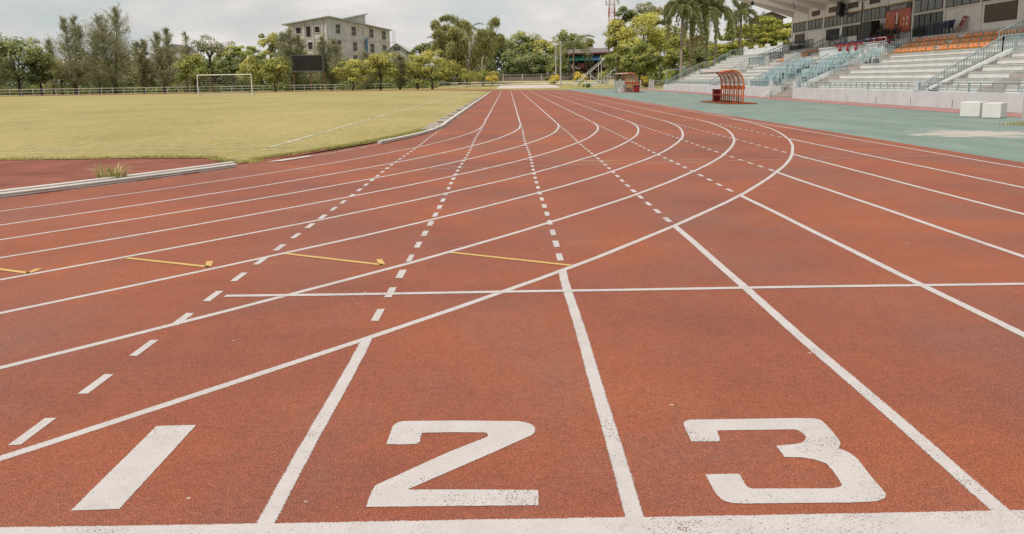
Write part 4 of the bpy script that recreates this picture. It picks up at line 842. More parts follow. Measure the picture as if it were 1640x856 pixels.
b = MB(); b.bar(on(ur, nR, 19.2, 12.2, .35), on(ur, nR, 21.0, 13.1, .35), .12); pz = [(19.0, 12.4), (20.2, 12.7), (19.8, 11), (19.5, 8), (18.8, 8), (18.7, 10)]; b.quad(*[on(ur, nR, a_, c_, .5+.15*math.sin(a_*3)) for a_, c_ in pz]); tag(b.build('netting', 'blue_tarp', bl), 'torn blue safety netting')
b = MB()
for s_ in np.arange(20.5, 35.5, 1.7): b.bar(on(ur, nR, s_, 15.5, .2), on(ur, nR, s_, 17.2+.3*math.sin(s_*3), .2), .05)
for z in (6, 9, 12): b.bar(on(ur, nR, 33, z, .9), on(ur, nR, 36.5, z, .9), .07)
for s_ in (34.6, 35.8): b.bar(on(ur, nR, s_, 4, .9), on(ur, nR, s_, 15.5, .9), .07)
b.build('scaffold', 'rust', bl)
b = MB(); q0, q1 = on(ur, nR, 18.3, 11.9, .25), on(ur, nR, 19.6, 11.9, .25); b.v = [tuple(q0), tuple(q1), tuple(q1+up_*6.6), tuple(q0+up_*6.4), tuple(q0-nR*.3), tuple(q1-nR*.3), tuple(q1-nR*.3+up_*6.6), tuple(q0-nR*.3+up_*6.4)]; b.f = [(0, 1, 2, 3), (1, 5, 6, 2), (4, 0, 3, 7), (4, 5, 1, 0)]; b.build('column', 'raw', bl)
# gable house
def gable_house(name, label, pl, pr_, Y, ytop, yeave, depth, wall, roof, cat='house', base=0.):
    xa, xb = AX(pl, Y), AX(pr_, Y); zt, ze = AZ((pl+pr_)/2, ytop, Y), AZ((pl+pr_)/2, yeave, Y); t = thing(name, label, cat, ((xa+xb)/2, Y, base)); xm = (xa+xb)/2
    b = MB(); b.prism_y([(xa, base-.3), (xb, base-.3), (xb, ze), (xm, zt), (xa, ze)], Y, Y+depth); b.build('wall', wall, t)
    b = MB(); sl_ = (zt-ze)/(xm-xa); e = .7
    for sx, x_ in ((-1, xa), (1, xb)):
        p = [(xm, zt+.06), (x_+sx*e, ze-sl_*e+.06)]; b.prism_y([p[0], p[1], (p[1][0], p[1][1]+.14), (p[0][0], p[0][1]+.14)] if sx > 0 else [p[1], p[0], (p[0][0], p[0][1]+.14), (p[1][0], p[1][1]+.14)], Y-.6, Y+depth+.6)
    b.build('roof', roof, t)
    return t, xa, xb, ze, zt
t, xa, xb, ze, zt = gable_house('house', 'pale gabled house with white roof showing between the unfinished building and the trees', 623, 652, 214, 70.5, 81, 16, 'gable', 'white_roof')
b = MB(); xm = (xa+xb)/2; b.box(xm-.7, xm-.05, 213.95, 213.99, zt-1.5, zt-.7); b.box(xm+.05, xm+.7, 213.95, 213.99, zt-1.5, zt-.7); b.build('vent', 'dull_roof', t)
gable_house('house', 'dull roofed house half hidden behind the needle leaved trees', 262, 300, 212, 72, 86, 10, 'gable', 'dull_roof')
gable_house('house', 'low red brown house glimpsed between the tall needle leaved trunks', 140, 190, 214, 96, 106, 9, 'gable', 'dull_roof')
gable_house('house', 'grey roofed house peeping above the flat crowned tree beside the grandstand roof', 1212, 1250, 195, 20.5, 28, 8, 'dull_roof', 'dull_roof')
gable_house('house', 'pinkish house wall glimpsed between the royal palm trunks', 1108, 1126, 205, 58, 63, 8, 'brick_red', 'dull_roof', base=1.)
# timber house
Y = 212; hb = 1.15; xa, xb = AX(913, Y), AX(975, Y); t = thing('timber_house', 'dark timber two storey house with green and blue awnings over its balcony', 'house', ((xa+xb)/2, Y, hb))
zt = AZ(945, 85, Y); zf = AZ(940, 111, Y)
b = MB(); b.box(xa+.2, xb-.2, Y+1.5, Y+9, hb-.4, zt-.3); b.build('wall', 'wood', t)
b = MB(); b.v = [(xa-.5, Y-1.2, zt-.35), (xb+.5, Y-1.2, zt-.1), (xb+.5, Y+10, zt+1.2), (xa-.5, Y+10, zt+.9), (xa-.5, Y-1.2, zt-.15), (xb+.5, Y-1.2, zt+.1), (xb+.5, Y+10, zt+1.4), (xa-.5, Y+10, zt+1.1)]; b.f = [(0, 3, 2, 1), (4, 5, 6, 7), (0, 1, 5, 4), (1, 2, 6, 5), (2, 3, 7, 6), (3, 0, 4, 7)]; b.build('roof', 'dull_roof', t); b = MB(); b.bar((xa-.5, Y-1.24, zt-.24), (xb+.5, Y-1.24, zt+.01), .07, .24); b.build('fascia', 'red_trim', t)
b = MB(); b.box(xa+.1, xb-.1, Y-.3, Y+1.497, zf-.15, zf+.05); b.build('balcony', 'red_trim', t)
for i in range(6): b = MB(); x = xa+.3+(xb-xa-.6)*i/5; b.box(x-.09, x+.09, Y-.2, Y-.02, hb-.3, zt-.45); b.build('post', 'wood', t)
def awning(pa, pb, mat):
    b = MB(); x0, x1 = AX(pa, Y), AX(pb, Y); z1, z0 = AZ(930, 89.8, Y), AZ(930, 96.8, Y); b.quad((x0, Y-.35, z1), (x1, Y-.35, z1), (x1, Y-1.3, z0), (x0, Y-1.3, z0)); b.quad((x0, Y-1.3, z0), (x1, Y-1.3, z0), (x1, Y-1.28, z0-.16), (x0, Y-1.28, z0-.16)); b.build('awning', mat, t)
awning(912.5, 942.2, 'green_awning'); awning(943.8, 973, 'blue_awning')
for pa, pb, ya, yb, mat in ((924.5, 935.5, 102, 109.2, 'pink_cloth'), (921, 930, 106.5, 111, 'white_wall'), (965, 975, 101.5, 109, 'path'), (915, 920, 103.5, 109, 'band')):
    b = MB(); b.box(AX(pa, Y), AX(pb, Y), Y-.30-.02*(pa % 3), Y-.24, AZ(930, yb, Y), AZ(930, ya, Y)); b.build('hung_cloth', mat, t)
for pa, pb in ((918, 923), (924, 929), (929.5, 933), (942, 953), (967, 972)): b = MB(); b.box(AX(pa, Y), AX(pb, Y), Y+1.44, Y+1.49, AZ(930, 108, Y) if pb-pa > 6 else AZ(930, 102, Y), AZ(930, 97, Y)); b.build('window', 'black', t)
b = MB(); b.box(AX(936, Y), AX(941, Y), Y-.22, Y-.12, zf+.1, zf+2.0); b.build('shutter', 'wood', t)
b = MB(); b.box(AX(916, Y), AX(936, Y), Y+1.3, Y+1.46, hb-.2, zf-.3); b.build('lower_wall', 'band', t)
gable_house('house', 'dull tiled roof rising behind the timber house', 950, 984, 232, 78.5, 86, 9, 'wood', 'dull_roof', base=1.)
# boundary wall with pierced top
Y = 208; t = thing('boundary_wall', 'grey block boundary wall with pierced top course behind the far fence', 'wall', (0, Y, 1.2)); xa, xb = AX(560, Y), AX(990, Y); b = MB(); b.box(xa, xb, Y, Y+.2, .9, 2.05); b.build('panel', 'brick_wall', t)
n = int((xb-xa)/4.2)
for i in range(n+1): b = MB(); x = xa+(xb-xa)*i/n; b.box(x-.11, x+.11, Y-.06, Y-.003, .9, 2.78); b.build('pier', 'band', t)
b = MB()
for i in range(int((xb-xa)/.5)): x = xa+i*.5; b.box(x, x+.1, Y+.02, Y+.14, 2.052, 2.55)
b.box(xa, xb, Y+.02, Y+.18, 2.28, 2.36); b.build('pierced_course', 'brick_wall', t); b = MB(); b.box(xa, xb, Y, Y+.2, 2.552, 2.68); b.build('coping', 'brick_wall', t)
# poles
for px, pt, pb, Y, lab in ((890.3, 73, 130, 185, 'slimmer grey concrete pole, shorter one of the two near the timber house'), (898, 68, 137, 177.5, 'taller pale concrete pole standing by the yellow shrub')):
    x = AX(px, Y); t = thing('utility_pole', lab, 'pole', (x, Y, gz(x, Y))); b = MB(); b.tube([(x, Y, gz(x, Y)-.3), (x, Y, AZ(px, pt, Y))], [.17, .12], 8); b.build('shaft', 'galv', t); b = MB(); b.bar((x-.25, Y-.15, AZ(px, pt, Y)-.5), (x+.25, Y-.15, AZ(px, pt, Y)-.5), .07); b.build('crossarm', 'galv', t)
x = AX(752.5, 188); t = thing('utility_pole', 'thin brown wooden pole with crossarm left of the bare dead tree', 'pole', (x, 188, gz(x, 188))); b = MB(); b.tube([(x, 188, 0), (x, 188, AZ(752.5, 97, 188))], [.14, .1], 7); b.build('shaft', 'rust', t); b = MB(); b.bar((x-.6, 187.9, AZ(752.5, 99.5, 188)), (x+.15, 187.9, AZ(752.5, 99.5, 188)), .1); b.build('crossarm', 'rust', t)
# telecom mast
Y = 300; t = thing('telecom_mast', 'red and white lattice telecom mast rising behind the large yellow green tree', 'mast', (AX(979, Y), Y, 0)); xm = AX(979, Y); W = lambda z: 1.15-.012*z
b = MB(); Z = 0
while Z < 42:
    wv, w2 = W(Z), W(Z+2.2); cs = [(-1, -1), (1, -1), (1, 1), (-1, 1)]
    for i, (sx, sy_) in enumerate(cs):
        sx2, sy2 = cs[(i+1) % 4]; b.bar((xm+sx*wv, Y+sy_*wv, Z), (xm+sx*w2, Y+sy_*w2, Z+2.2), .2); b.bar((xm+sx*wv, Y+sy_*wv, Z), (xm+sx2*w2, Y+sy2*w2, Z+2.2), .1); b.bar((xm+sx*w2, Y+sy_*w2, Z+2.2), (xm+sx2*w2, Y+sy2*w2, Z+2.2), .09)
    Z += 2.2
b.build('lattice', 'mast', t)
for dx_, pa, pb in ((-1.9, 2, 9.5), (-.9, 1, 8.5), (1.5, -4, 4), (2.0, 0, 8)):
    b = MB(); b.box(xm+dx_-.25, xm+dx_+.25, Y-1.5, Y-1.2, AZ(979, pb, Y), AZ(979, pa, Y)); b.build('antenna', 'galv', t)
b = MB(); b.bar((xm-2.1, Y-1.2, AZ(979, 8, Y)), (xm+2.2, Y-1.2, AZ(979, 8, Y)), .12); b.build('bracket', 'galv', t)
x = AX(1226.5, 118); t = thing('flag_pole', 'thin bare ochre pole rising behind the parapet of the grandstand', 'pole', (x, 118, 0)); b = MB(); b.tube([(x, 118, 0), (x, 118, AZ(1226, 57, 118))], [.06, .04], 6); b.build('shaft', 'plank', t); b = MB(); b.tube([(x, 118, AZ(1226, 57, 118)), (x, 118, AZ(1226, 56.3, 118))], .07, 6); b.build('cap', 'plank', t)

# ------------------------------------------------------------------ vegetation
def limbs(b, base, ends, r0_, fork):
    base = Vector(base); fork = Vector(fork); mid = base.lerp(fork, .5)+Vector((rng.normal()*.12, rng.normal()*.12, 0))
    b.tube([base-Vector((0, 0, .3)), base+Vector((0, 0, .25)), mid, fork], [r0_*1.35, r0_*1.05, r0_*.9, r0_*.75], 7)
    for e in ends:
        e = Vector(e); m_ = fork.lerp(e, .5)+Vector((rng.normal()*.25, rng.normal()*.25, .25)); b.tube([fork-Vector((0, 0, .2)), m_, e], [r0_*.6, r0_*.35, r0_*.1], 5)
def broad(label, px, pt, pb, hw, Y, mat='broad', nl=3600, leaf=.24, ncl=34, group=None, lump=.34, cat='tree', trunk='bark', flat=.8, name='broadleaf_tree', r0_=None, dens=1., trunk_on=True, ry=None):
    s = Y/1450; x = AX(px, Y); zt, zb = AZ(px, pt, Y), AZ(px, pb, Y); g = gz(x, Y); rx = hw*s; rz = (zt-zb)/2; zc = (zt+zb)/2; ry = ry or rx*.9
    t = thing(name, label, cat, (x, Y, g), group)
    d = sph(ncl*3); d = d[d[:, 2] > -.75][:ncl]; n = len(d); f = (.30+.70*rng.random(n)**.45)[:, None]
    wob_ = 1+.16*np.sin(3*np.arctan2(d[:, 1], d[:, 0])+rng.random()*6)+.10*rng.normal(size=n)
    cr = (lump*min(rx, rz, 4.)*(.65+.7*rng.random(n)))
    f = np.minimum(f, 1.-.55*lump); c = np.array([x, Y, zc])+d*f*np.array([rx, ry, rz])*wob_[:, None]
    c[:, 2] = np.clip(c[:, 2], zb+.15, zt-cr*.7)
    per = nl//n; idx = np.repeat(np.arange(n), per); N_ = len(idx); dd = sph(N_); rad = (.35+.65*rng.random(N_)**.5)
    # crowns thin out in places
    P = c[idx]+dd*(cr[idx]*rad)[:, None]*np.array([1.15, 1.15, flat]); P += rng.normal(size=P.shape)*leaf*.35
    keep = (P[:, 2] > g+.15) & ((dd[:, 2] > -.35) | (rng.random(len(P)) < .35)); P, dd, idx = P[keep], dd[keep], idx[keep]
    out_ = (P-np.array([x, Y, zc-rz*.3]))/np.array([rx, ry, rz]); Nn = dd*.7+out_*.35+np.array([-.12, -.08, .42])+rng.normal(size=P.shape)*.27
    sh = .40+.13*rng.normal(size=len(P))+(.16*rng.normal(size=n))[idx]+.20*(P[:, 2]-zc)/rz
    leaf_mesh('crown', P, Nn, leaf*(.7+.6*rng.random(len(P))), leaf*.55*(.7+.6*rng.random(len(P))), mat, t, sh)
    if trunk_on:
        b = MB(); r_ = r0_ or max(.09, .028*(zt-g)); ends = c[rng.choice(n, min(7, n), replace=False)]; limbs(b, (x+rng.normal()*.15, Y, g), ends, r_, (x, Y, zb+rz*.35)); b.build('trunk', trunk, t, True)
    return t
def needle(label, px, pt, hw, Y, leaders=((0., 1.),), nb=85, mat='olive', group='needle leaved trees behind the far fence', pb=None, dens=34, name='needle_tree'):
    s = Y/1450; x = AX(px, Y); g = gz(x, Y); zt = AZ(px, pt, Y); H = zt-g; t = thing(name, label, 'tree', (x, Y, g), group); b = MB(); Ps, Ds, Sh = [], [], []
    one = len(leaders) == 1
    for li, (lx, lh) in enumerate(leaders):
        xt = x+lx*s; yt = Y+rng.normal()*.8; b.tube([(x, Y, g-.3), (x+(xt-x)*.25, Y+(yt-Y)*.2, g+H*.22), (x+(xt-x)*.75, Y+(yt-Y)*.7, g+H*lh*.6), (xt+.1, yt, g+H*lh)], [.24, .17, .09, .02], 7)
        for k_ in range(int(nb*(1.25 if one else .8))):
            u = .10+.89*rng.random()**.95; z = g+H*lh*u; prof = (min(1, (1-u)*1.25+.06))**.8*(.6+.4*min(1, u/.25)); L = hw*s*prof*(.55+1.0*rng.random())*(1.15 if one else 1.)
            az = rng.random()*2*PI; fx = min(1, u*1.35); xb_ = x+(xt-x)*fx; el = .22+.62*u+.25*rng.normal(); dir_ = np.array([math.cos(az)*math.cos(el), math.sin(az)*math.cos(el), math.sin(el)])
            p0 = np.array([xb_, Y+(yt-Y)*fx, z]); p1 = p0+dir_*L*.55; p2 = p1+(dir_+np.array([0, 0, .45-.5*rng.random()]))*L*.5
            b.tube([p0, p1, p2], [.03, .018, .006], 3, False)
            n = int(dens*1.5*(.3+L/max(.5, hw*s))); tt = .12+.90*rng.random(n); q = np.where(tt[:, None] < .55, p0+(p1-p0)*(tt[:, None]/.55), p1+(p2-p1)*((tt[:, None]-.55)/.45)); q = q+rng.normal(size=q.shape)*(.10+.065*L)
            Ps.append(q); Ds.append(dir_*.6+rng.normal(size=q.shape)*.55+np.array([0, 0, .1])); Sh.append(.44+.15*rng.normal(size=n)+.20*rng.normal())
    P = np.concatenate(Ps); D = np.concatenate(Ds); P[:, 2] = np.maximum(P[:, 2], g+.5); leaf_mesh('crown', P, rng.normal(size=P.shape)+np.array([0, -.3, .5]), .36*(.5+.9*rng.random(len(P))), .036, mat, t, np.concatenate(Sh), D=D)
    b.build('trunk', 'bark', t, True); return t
G1 = 'broadleaf trees behind the far fence'
# along the left part of the fence
needle('needle leaved tree cut by the picture edge above the dark bushy tree', -6, 36, 30, 176, ((-4, 1.), (12, .92)), 90)
broad('large dark bushy tree standing at the very edge of the picture', 30, 57, 143, 48, 163, 'dark', 6500, .26, 46, G1, flat=.7)
broad('dark bushy tree just inside the picture edge, joined to a larger one', 64, 72, 143, 22, 166, 'broad', 2600, .25, 22, G1)
needle('needle leaved tree with a narrow dark trunk beside the dark bushy tree', 120, 28, 34, 166, ((-10, .98), (5, 1.), (16, .86)), 100)
needle('lower needle leaved tree filling in beside the dark bushy tree', 84, 66, 24, 175, ((0, 1.),), 60)
broad('yellowish low tree under the first tall needle leaved tree', 97, 92, 141, 17, 170, 'yellow', 1600, .22, 18, G1)
needle('tallest needle leaved tree, with two spires', 184, 14, 44, 168, ((-18, .92), (12, 1.)), 150, dens=40)
needle('needle leaved tree growing close behind the tallest one', 158, 62, 26, 180, ((0, 1.),), 70)
needle('slim needle leaved tree with forked trunk between two taller ones', 230, 64, 20, 166, ((-5, .95), (4, 1.)), 80)
needle('needle leaved tree with stout trunk before the dull roofed house', 262, 46, 25, 167, ((-8, .96), (7, 1.)), 110)
needle('thin wispy needle leaved tree above the round tree by the goal', 299, 52, 19, 178, ((0, 1.),), 60, dens=20)
broad('round bright green tree beside the post of the football goal', 311, 86, 143, 23, 164, 'bright', 3400, .22, 30, G1, lump=.36)
broad('open airy tree rising behind the crossbar of the goal', 339, 55, 100, 25, 178, 'olive', 1300, .24, 20, G1, lump=.42)
broad('wide spreading tree with a dark hollow behind the goal', 392, 72, 112, 42, 184, 'bright', 3800, .25, 34, G1, flat=.55)
broad('dark leaved tree in the hollow behind the goal', 372, 84, 122, 17, 176, 'dark', 1500, .25, 16, G1)
broad('yellow green tree standing behind the right half of the goal', 399, 88, 140, 23, 168, 'yellow', 2600, .22, 26, G1)
broad('round green tree between the goal and the scoreboard', 440, 90, 138, 22, 164, 'bright', 3400, .22, 30, G1, lump=.36)
broad('tall green tree rising behind the round tree by the scoreboard', 436, 49, 100, 20, 190, 'bright', 2000, .26, 20, G1)
needle('broad soft needle leaved tree directly behind the scoreboard', 470, 49, 26, 178, ((-14, .95), (-2, 1.), (10, .9)), 120, dens=40)
needle('soft needle leaved tree in front of the corner of the unfinished building', 530, 60, 25, 176, ((-8, 1.), (9, .93)), 110, dens=38)
needle('thin needle leaved tree between the scoreboard and the pale house', 585, 84, 22, 180, ((0, 1.),), 70)
broad('low yellow green tree in front of the unfinished building, nearer the scoreboard', 564, 94, 139, 27, 168, 'yellow', 3000, .22, 30, G1, flat=.6)
broad('bright yellow green tree in front of the unfinished building, nearer the pale house', 611, 77, 134, 25, 167, 'yellow', 3400, .22, 32, G1)
needle('greyish needle leaved tree below the pale gabled house', 640, 86, 15, 170, ((0, 1.),), 60)
broad('light green tree beside the pale gabled house', 668, 82, 138, 25, 172, 'yellow', 2600, .22, 28, G1, flat=.6)
broad('spreading light green tree with a clear slender trunk at the fence', 692, 78, 134, 38, 167, 'yellow', 4400, .21, 40, G1, flat=.55, r0_=.2)
broad('small round tree top behind the pale gabled house', 681, 66, 96, 18, 196, 'dark', 1300, .27, 14, G1)
G3 = 'further trees filling the gaps behind the fence'
for px, pt, hw, Y, mat, lab in ((8, 78, 26, 190, 'dark', 'dark tree in the second row at the picture edge behind the bushy tree'), (88, 92, 26, 190, 'broad', 'green tree in the second row behind the yellowish low tree'), (168, 90, 24, 188, 'dark', 'dark green tree in the second row behind the trunk of the tallest needle leaved tree'), (238, 92, 22, 188, 'broad', 'green tree in the second row behind the slim forked needle leaved tree'), (300, 96, 20, 187, 'olive', 'olive tree in the second row behind the round tree by the goal'), (455, 92, 20, 186, 'dark', 'dark tree in the second row between the goal and the scoreboard'), (640, 100, 26, 188, 'broad', 'green tree in the second row below the pale gabled house'), (706, 104, 22, 190, 'dark', 'dark tree in the second row behind the spreading tree at the fence')):
    broad(lab, px, pt, 143, hw, Y, mat, 2800, .26, 28, G3)
for px, pt, hw, Y, mat, lab in ((344, 84, 26, 197, 'broad', 'green tree closing the gap behind the left part of the goal'), (418, 82, 22, 198, 'olive', 'pale green tree in the second row behind the right goalpost'), (372, 66, 24, 205, 'olive', 'airy tree in the back row above the dark hollow'), (325, 92, 20, 192, 'dark', 'dark tree in the second row beside the round tree by the goal'), (500, 74, 26, 200, 'bright', 'green tree in the second row beside the scoreboard'), (205, 88, 26, 196, 'broad', 'green tree in the second row between the two tallest needle leaved trees'), (140, 84, 26, 198, 'olive', 'olive tree in the second row beside the tallest needle leaved trees'), (282, 88, 22, 194, 'olive', 'olive tree in the second row before the dull roofed house'), (590, 98, 24, 190, 'dark', 'dark tree in the second row below the unfinished building'), (548, 92, 18, 188, 'olive', 'olive tree in the second row at the corner of the unfinished building')):
    broad(lab, px, pt, 142, hw, Y, mat, 2600, .26, 28, G3)
# bamboo and its neighbours
def bamboo(label, Y=192):
    x0 = AX(742, Y); t = thing('bamboo_clump', label, 'bamboo', (x0, Y, gz(x0, Y))); b = MB(); Ps, Ds, Sh = [], [], []
    paths = [[(738, 135), (736, 80), (735, 42), (722, 27), (705, 30)], [(735, 135), (722, 80), (707, 52), (697, 36), (693, 44)], [(748, 135), (768, 80), (784, 45), (793, 31), (797, 38)], [(742, 135), (746, 75), (752, 52), (745, 36), (736, 40)], [(740, 135), (728, 90), (714, 70), (702, 66), (696, 78)], [(750, 135), (776, 95), (790, 70), (800, 58), (806, 66)], [(740, 135), (733, 88), (728, 58), (718, 43), (706, 46)], [(744, 135), (756, 84), (764, 60), (772, 50), (780, 56)], [(742, 135), (742, 80), (738, 56), (728, 46), (718, 54)], [(746, 135), (760, 90), (774, 66), (786, 54), (794, 57)], [(738, 135), (726, 86), (712, 60), (702, 50), (695, 58)]]
    for i in range(13):
        a = rng.uniform(-1, 1); paths.append([(742+a*8, 135), (742+a*26, 106), (743+a*40, 84-12*rng.random()), (744+a*50, 72-10*rng.random()), (744+a*58, 88)])
    for pth in paths:
        dy = rng.normal()*2.2; pts = [at(px, py, 'Y', Y+dy*(.3+.2*i)) for i, (px, py) in enumerate(pth)]
        fine = []
        for i in range(40):
            u = i/39*(len(pts)-1); j = min(int(u), len(pts)-2); f = u-j; p0, p1, p2, p3 = pts[max(j-1, 0)], pts[j], pts[j+1], pts[min(j+2, len(pts)-1)]
            fine.append(.5*((2*p1)+(p2-p0)*f+(2*p0-5*p1+4*p2-p3)*f*f+(3*p1-p0-3*p2+p3)*f**3))
        b.tube(fine, [.07*(1-.85*i/39) for i in range(40)], 5, False)
        n = 1250; tt = (.20+.80*rng.random(n)**.9)*39; j = np.minimum(tt.astype(int), 38); A_ = np.array([list(p) for p in fine]); q = A_[j]+(A_[j+1]-A_[j])*(tt-j)[:, None]; wd = .80*(1.02-tt/39)**.8+.09
        off = rng.normal(size=(n, 3))*wd[:, None]*np.array([1, 1, .7]); off[:, 2] -= np.abs(rng.normal(size=n))*(.5*(1.2-tt/39)+.15)
        Ps.append(q+off); Ds.append(np.column_stack([rng.normal(size=n)*.5, rng.normal(size=n)*.5, np.full(n, -.8)])+off*.4); Sh.append(.45+.17*rng.normal(size=n)+.12*rng.normal())
    P = np.concatenate(Ps); leaf_mesh('foliage', P, rng.normal(size=P.shape)+np.array([0, -.4, .5]), .46*(.6+.8*rng.random(len(P))), .062, 'bamboo', t, np.concatenate(Sh), D=np.concatenate(Ds)); b.build('culms', 'bark', t)
bamboo('tall bamboo clump with arching plumes, highest mass beyond the end of the straight')
# palms
def frond_mesh(name, L, rise, droop, nl, ll, lw, plum, mat, seed):
    rs = np.random.default_rng(seed); n = nl*2; t = np.repeat(.10+.90*np.linspace(0, 1, nl), 2); side = np.tile([-1., 1.], nl)
    X = L*(t-.18*t**2*(droop > .6)); Z = rise*L*t-droop*L*t**2.2
    ln = ll*np.sin(PI*np.clip(.12+.86*t, 0, 1))**.6*(.8+.4*rs.random(n)); ang = side*(1.1-.35*t)+rs.normal(size=n)*.12
    dz = -.45-plum*rs.random(n); D = np.column_stack([np.cos(ang)*.7, np.sin(ang), dz]); D /= np.linalg.norm(D, axis=1, keepdims=True)
    P = np.column_stack([X, np.zeros(n), Z])+D*ln[:, None]*.5
    o = leaf_mesh(name, P, np.column_stack([rs.normal(size=n)*.2, side*-.5, np.full(n, .9)]), ln*.55, lw, mat, None, .42+.18*rs.normal(size=n), D=D); me = o.data; bpy.data.objects.remove(o)
    # midrib
    b = MB(); tt = np.linspace(0, 1, 9); b.tube([(L*(u-.18*u**2*(droop > .6)), 0, rise*L*u-droop*L*u**2.2) for u in tt], [.055*(1-.85*u) for u in tt], 4, False); rib = bpy.data.meshes.new('midrib'); rib.from_pydata(b.v, [], b.f); rib.materials.append(M['bark']); return me, rib
def royal_mesh(path, nl, seed):
    rs = np.random.default_rng(seed); n = nl*3; t = np.repeat(.12+.88*np.linspace(0, 1, nl), 3); XZ = np.array([path(u) for u in t]); side = rs.choice([-1., 1.], n)
    ln = .82*np.sin(PI*np.clip(.10+.84*t, 0, 1))**.6*(.7+.5*rs.random(n)); ang = side*(1.25-.3*t)+rs.normal(size=n)*.5
    D = np.column_stack([np.cos(ang)*.5, np.sin(ang)*.75, -.75-.8*rs.random(n)+.5*rs.normal(size=n)*(t < .4)]); D /= np.linalg.norm(D, axis=1, keepdims=True)
    P = np.column_stack([XZ[:, 0], np.zeros(n), XZ[:, 1]])+D*ln[:, None]*.5
    o = leaf_mesh('frond', P, np.column_stack([rs.normal(size=n)*.5+.4, side*-.5, np.full(n, .5)]), ln*.55, .045, 'palm', None, .40+.2*rs.normal(size=n), D=D); me = o.data; bpy.data.objects.remove(o)
    b = MB(); tt = np.linspace(0, 1, 10); b.tube([(path(u)[0], 0, path(u)[1]) for u in tt], [.055*(1-.85*u) for u in tt], 4, False); rib = bpy.data.meshes.new('midrib'); rib.from_pydata(b.v, [], b.f); rib.materials.append(M['bark']); return me, rib
royal = [royal_mesh(p_, 60, 50+i) for i, p_ in enumerate((lambda u: (1.5*u**1.1, 2.9*u-1.2*u*u), lambda u: (2.0*(1-(1-u)**1.8), 2.1*u-3.2*u*u), lambda u: (1.8*(1-(1-u)**2.2), 1.5*u-5.0*u*u), lambda u: (1.35*(1-(1-u)**2.6), 1.0*u-6.2*u*u)))]
coco = [frond_mesh('frond', 4.4, .55-.16*i, .62+.2*i, 46, .85, .045, .5, 'palm', 70+i) for i in range(4)]
def palm(label, px, pc, Y, fr, nf, name, base=None, shaft=True, group=None, r=.2, lean=0., sc=1., x=None):
    x = AX(px, Y, 60) if x is None else x; g = gz(x, Y) if base is None else base; zc = AZ(px, pc, Y); t = thing(name, label, 'palm', (x, Y, g), group); b = MB(); n = 9; xs = [x+lean*(1-i/(n-1))**2 for i in range(n)]; zb = zc-(1.6 if shaft else .1)
    b.tube([(xs[i], Y, g-.2+(zb-g+.2)*i/(n-1)) for i in range(n)], [r*(1.25 if i == 0 else 1.02+.1*math.sin(i*1.3)-.02*i) for i in range(n)], 9); b.build('trunk', 'palm_bark', t, True)
    if shaft: b = MB(); b.tube([(x, Y, zb-.02), (x, Y, zb+.5), (x, Y, zc)], [r*.95, r*.85, r*.4], 8); M.setdefault('shaft', simple('green_crownshaft', (.17, .17, .055), .5, .2)); b.build('crownshaft', 'shaft', t, True)
    ph = rng.random()*6
    for i in range(nf):
        me, rib = fr[(0 if i < 4 else (1, 2, 1, 3, 2)[i % 5]) if len(fr) and fr is royal else ((i*3+int(rng.random()*2)) % 4 if i > 2 else 0)]; o = bpy.data.objects.new('frond', me); col.objects.link(o); o.parent = t; o.matrix_parent_inverse = Matrix.Translation(-parent_loc(t))
        o.location = (x, Y, zc-.1); k_ = sc*(.85+.3*rng.random()); o.rotation_euler = (rng.normal()*.12, rng.normal()*.12-(.45 if i < 3 and fr is coco else 0), ph+i*2.39996); o.scale = (k_,)*3
        q = bpy.data.objects.new('midrib', rib); col.objects.link(q); q.parent = o
RG = 'royal palms beyond the grandstand'
palm('royal palm closest to the large yellow green tree', 1092, 8, 128, royal, 17, 'royal_palm', group=RG, r=.215, sc=1.2)
palm('royal palm with the lowest hanging fronds, second from the yellow green tree', 1106.5, 2, 132, royal, 15, 'royal_palm', group=RG, r=.20, sc=1.5)
palm('royal palm in the middle of the group of five', 1132, 8, 134, royal, 15, 'royal_palm', group=RG, r=.195, sc=1.2)
palm('slender royal palm, fourth of the group counted towards the grandstand', 1147, 14, 130, royal, 14, 'royal_palm', group=RG, r=.19, sc=1.15, lean=-.3)
palm('royal palm standing alone before the flat crowned tree next to the roof', 1186, 18, 133, royal, 14, 'royal_palm', group=RG, r=.19, sc=1.2)
CG = 'coconut palms behind the far trees'
palm('coconut palm with pale drooping fronds above the timber house', 918.5, 70, 206, coco, 20, 'coconut_palm', shaft=False, group=CG, r=.19, sc=1.35)
palm('coconut palm showing beside the left flank of the bamboo', 704, 66, 203, coco, 13, 'coconut_palm', shaft=False, group=CG, r=.17, sc=1.)
palm('coconut palm crown peeping out behind the middle of the bamboo', 754, 44, 206, coco, 11, 'coconut_palm', shaft=False, group=CG, r=.17, sc=.85)
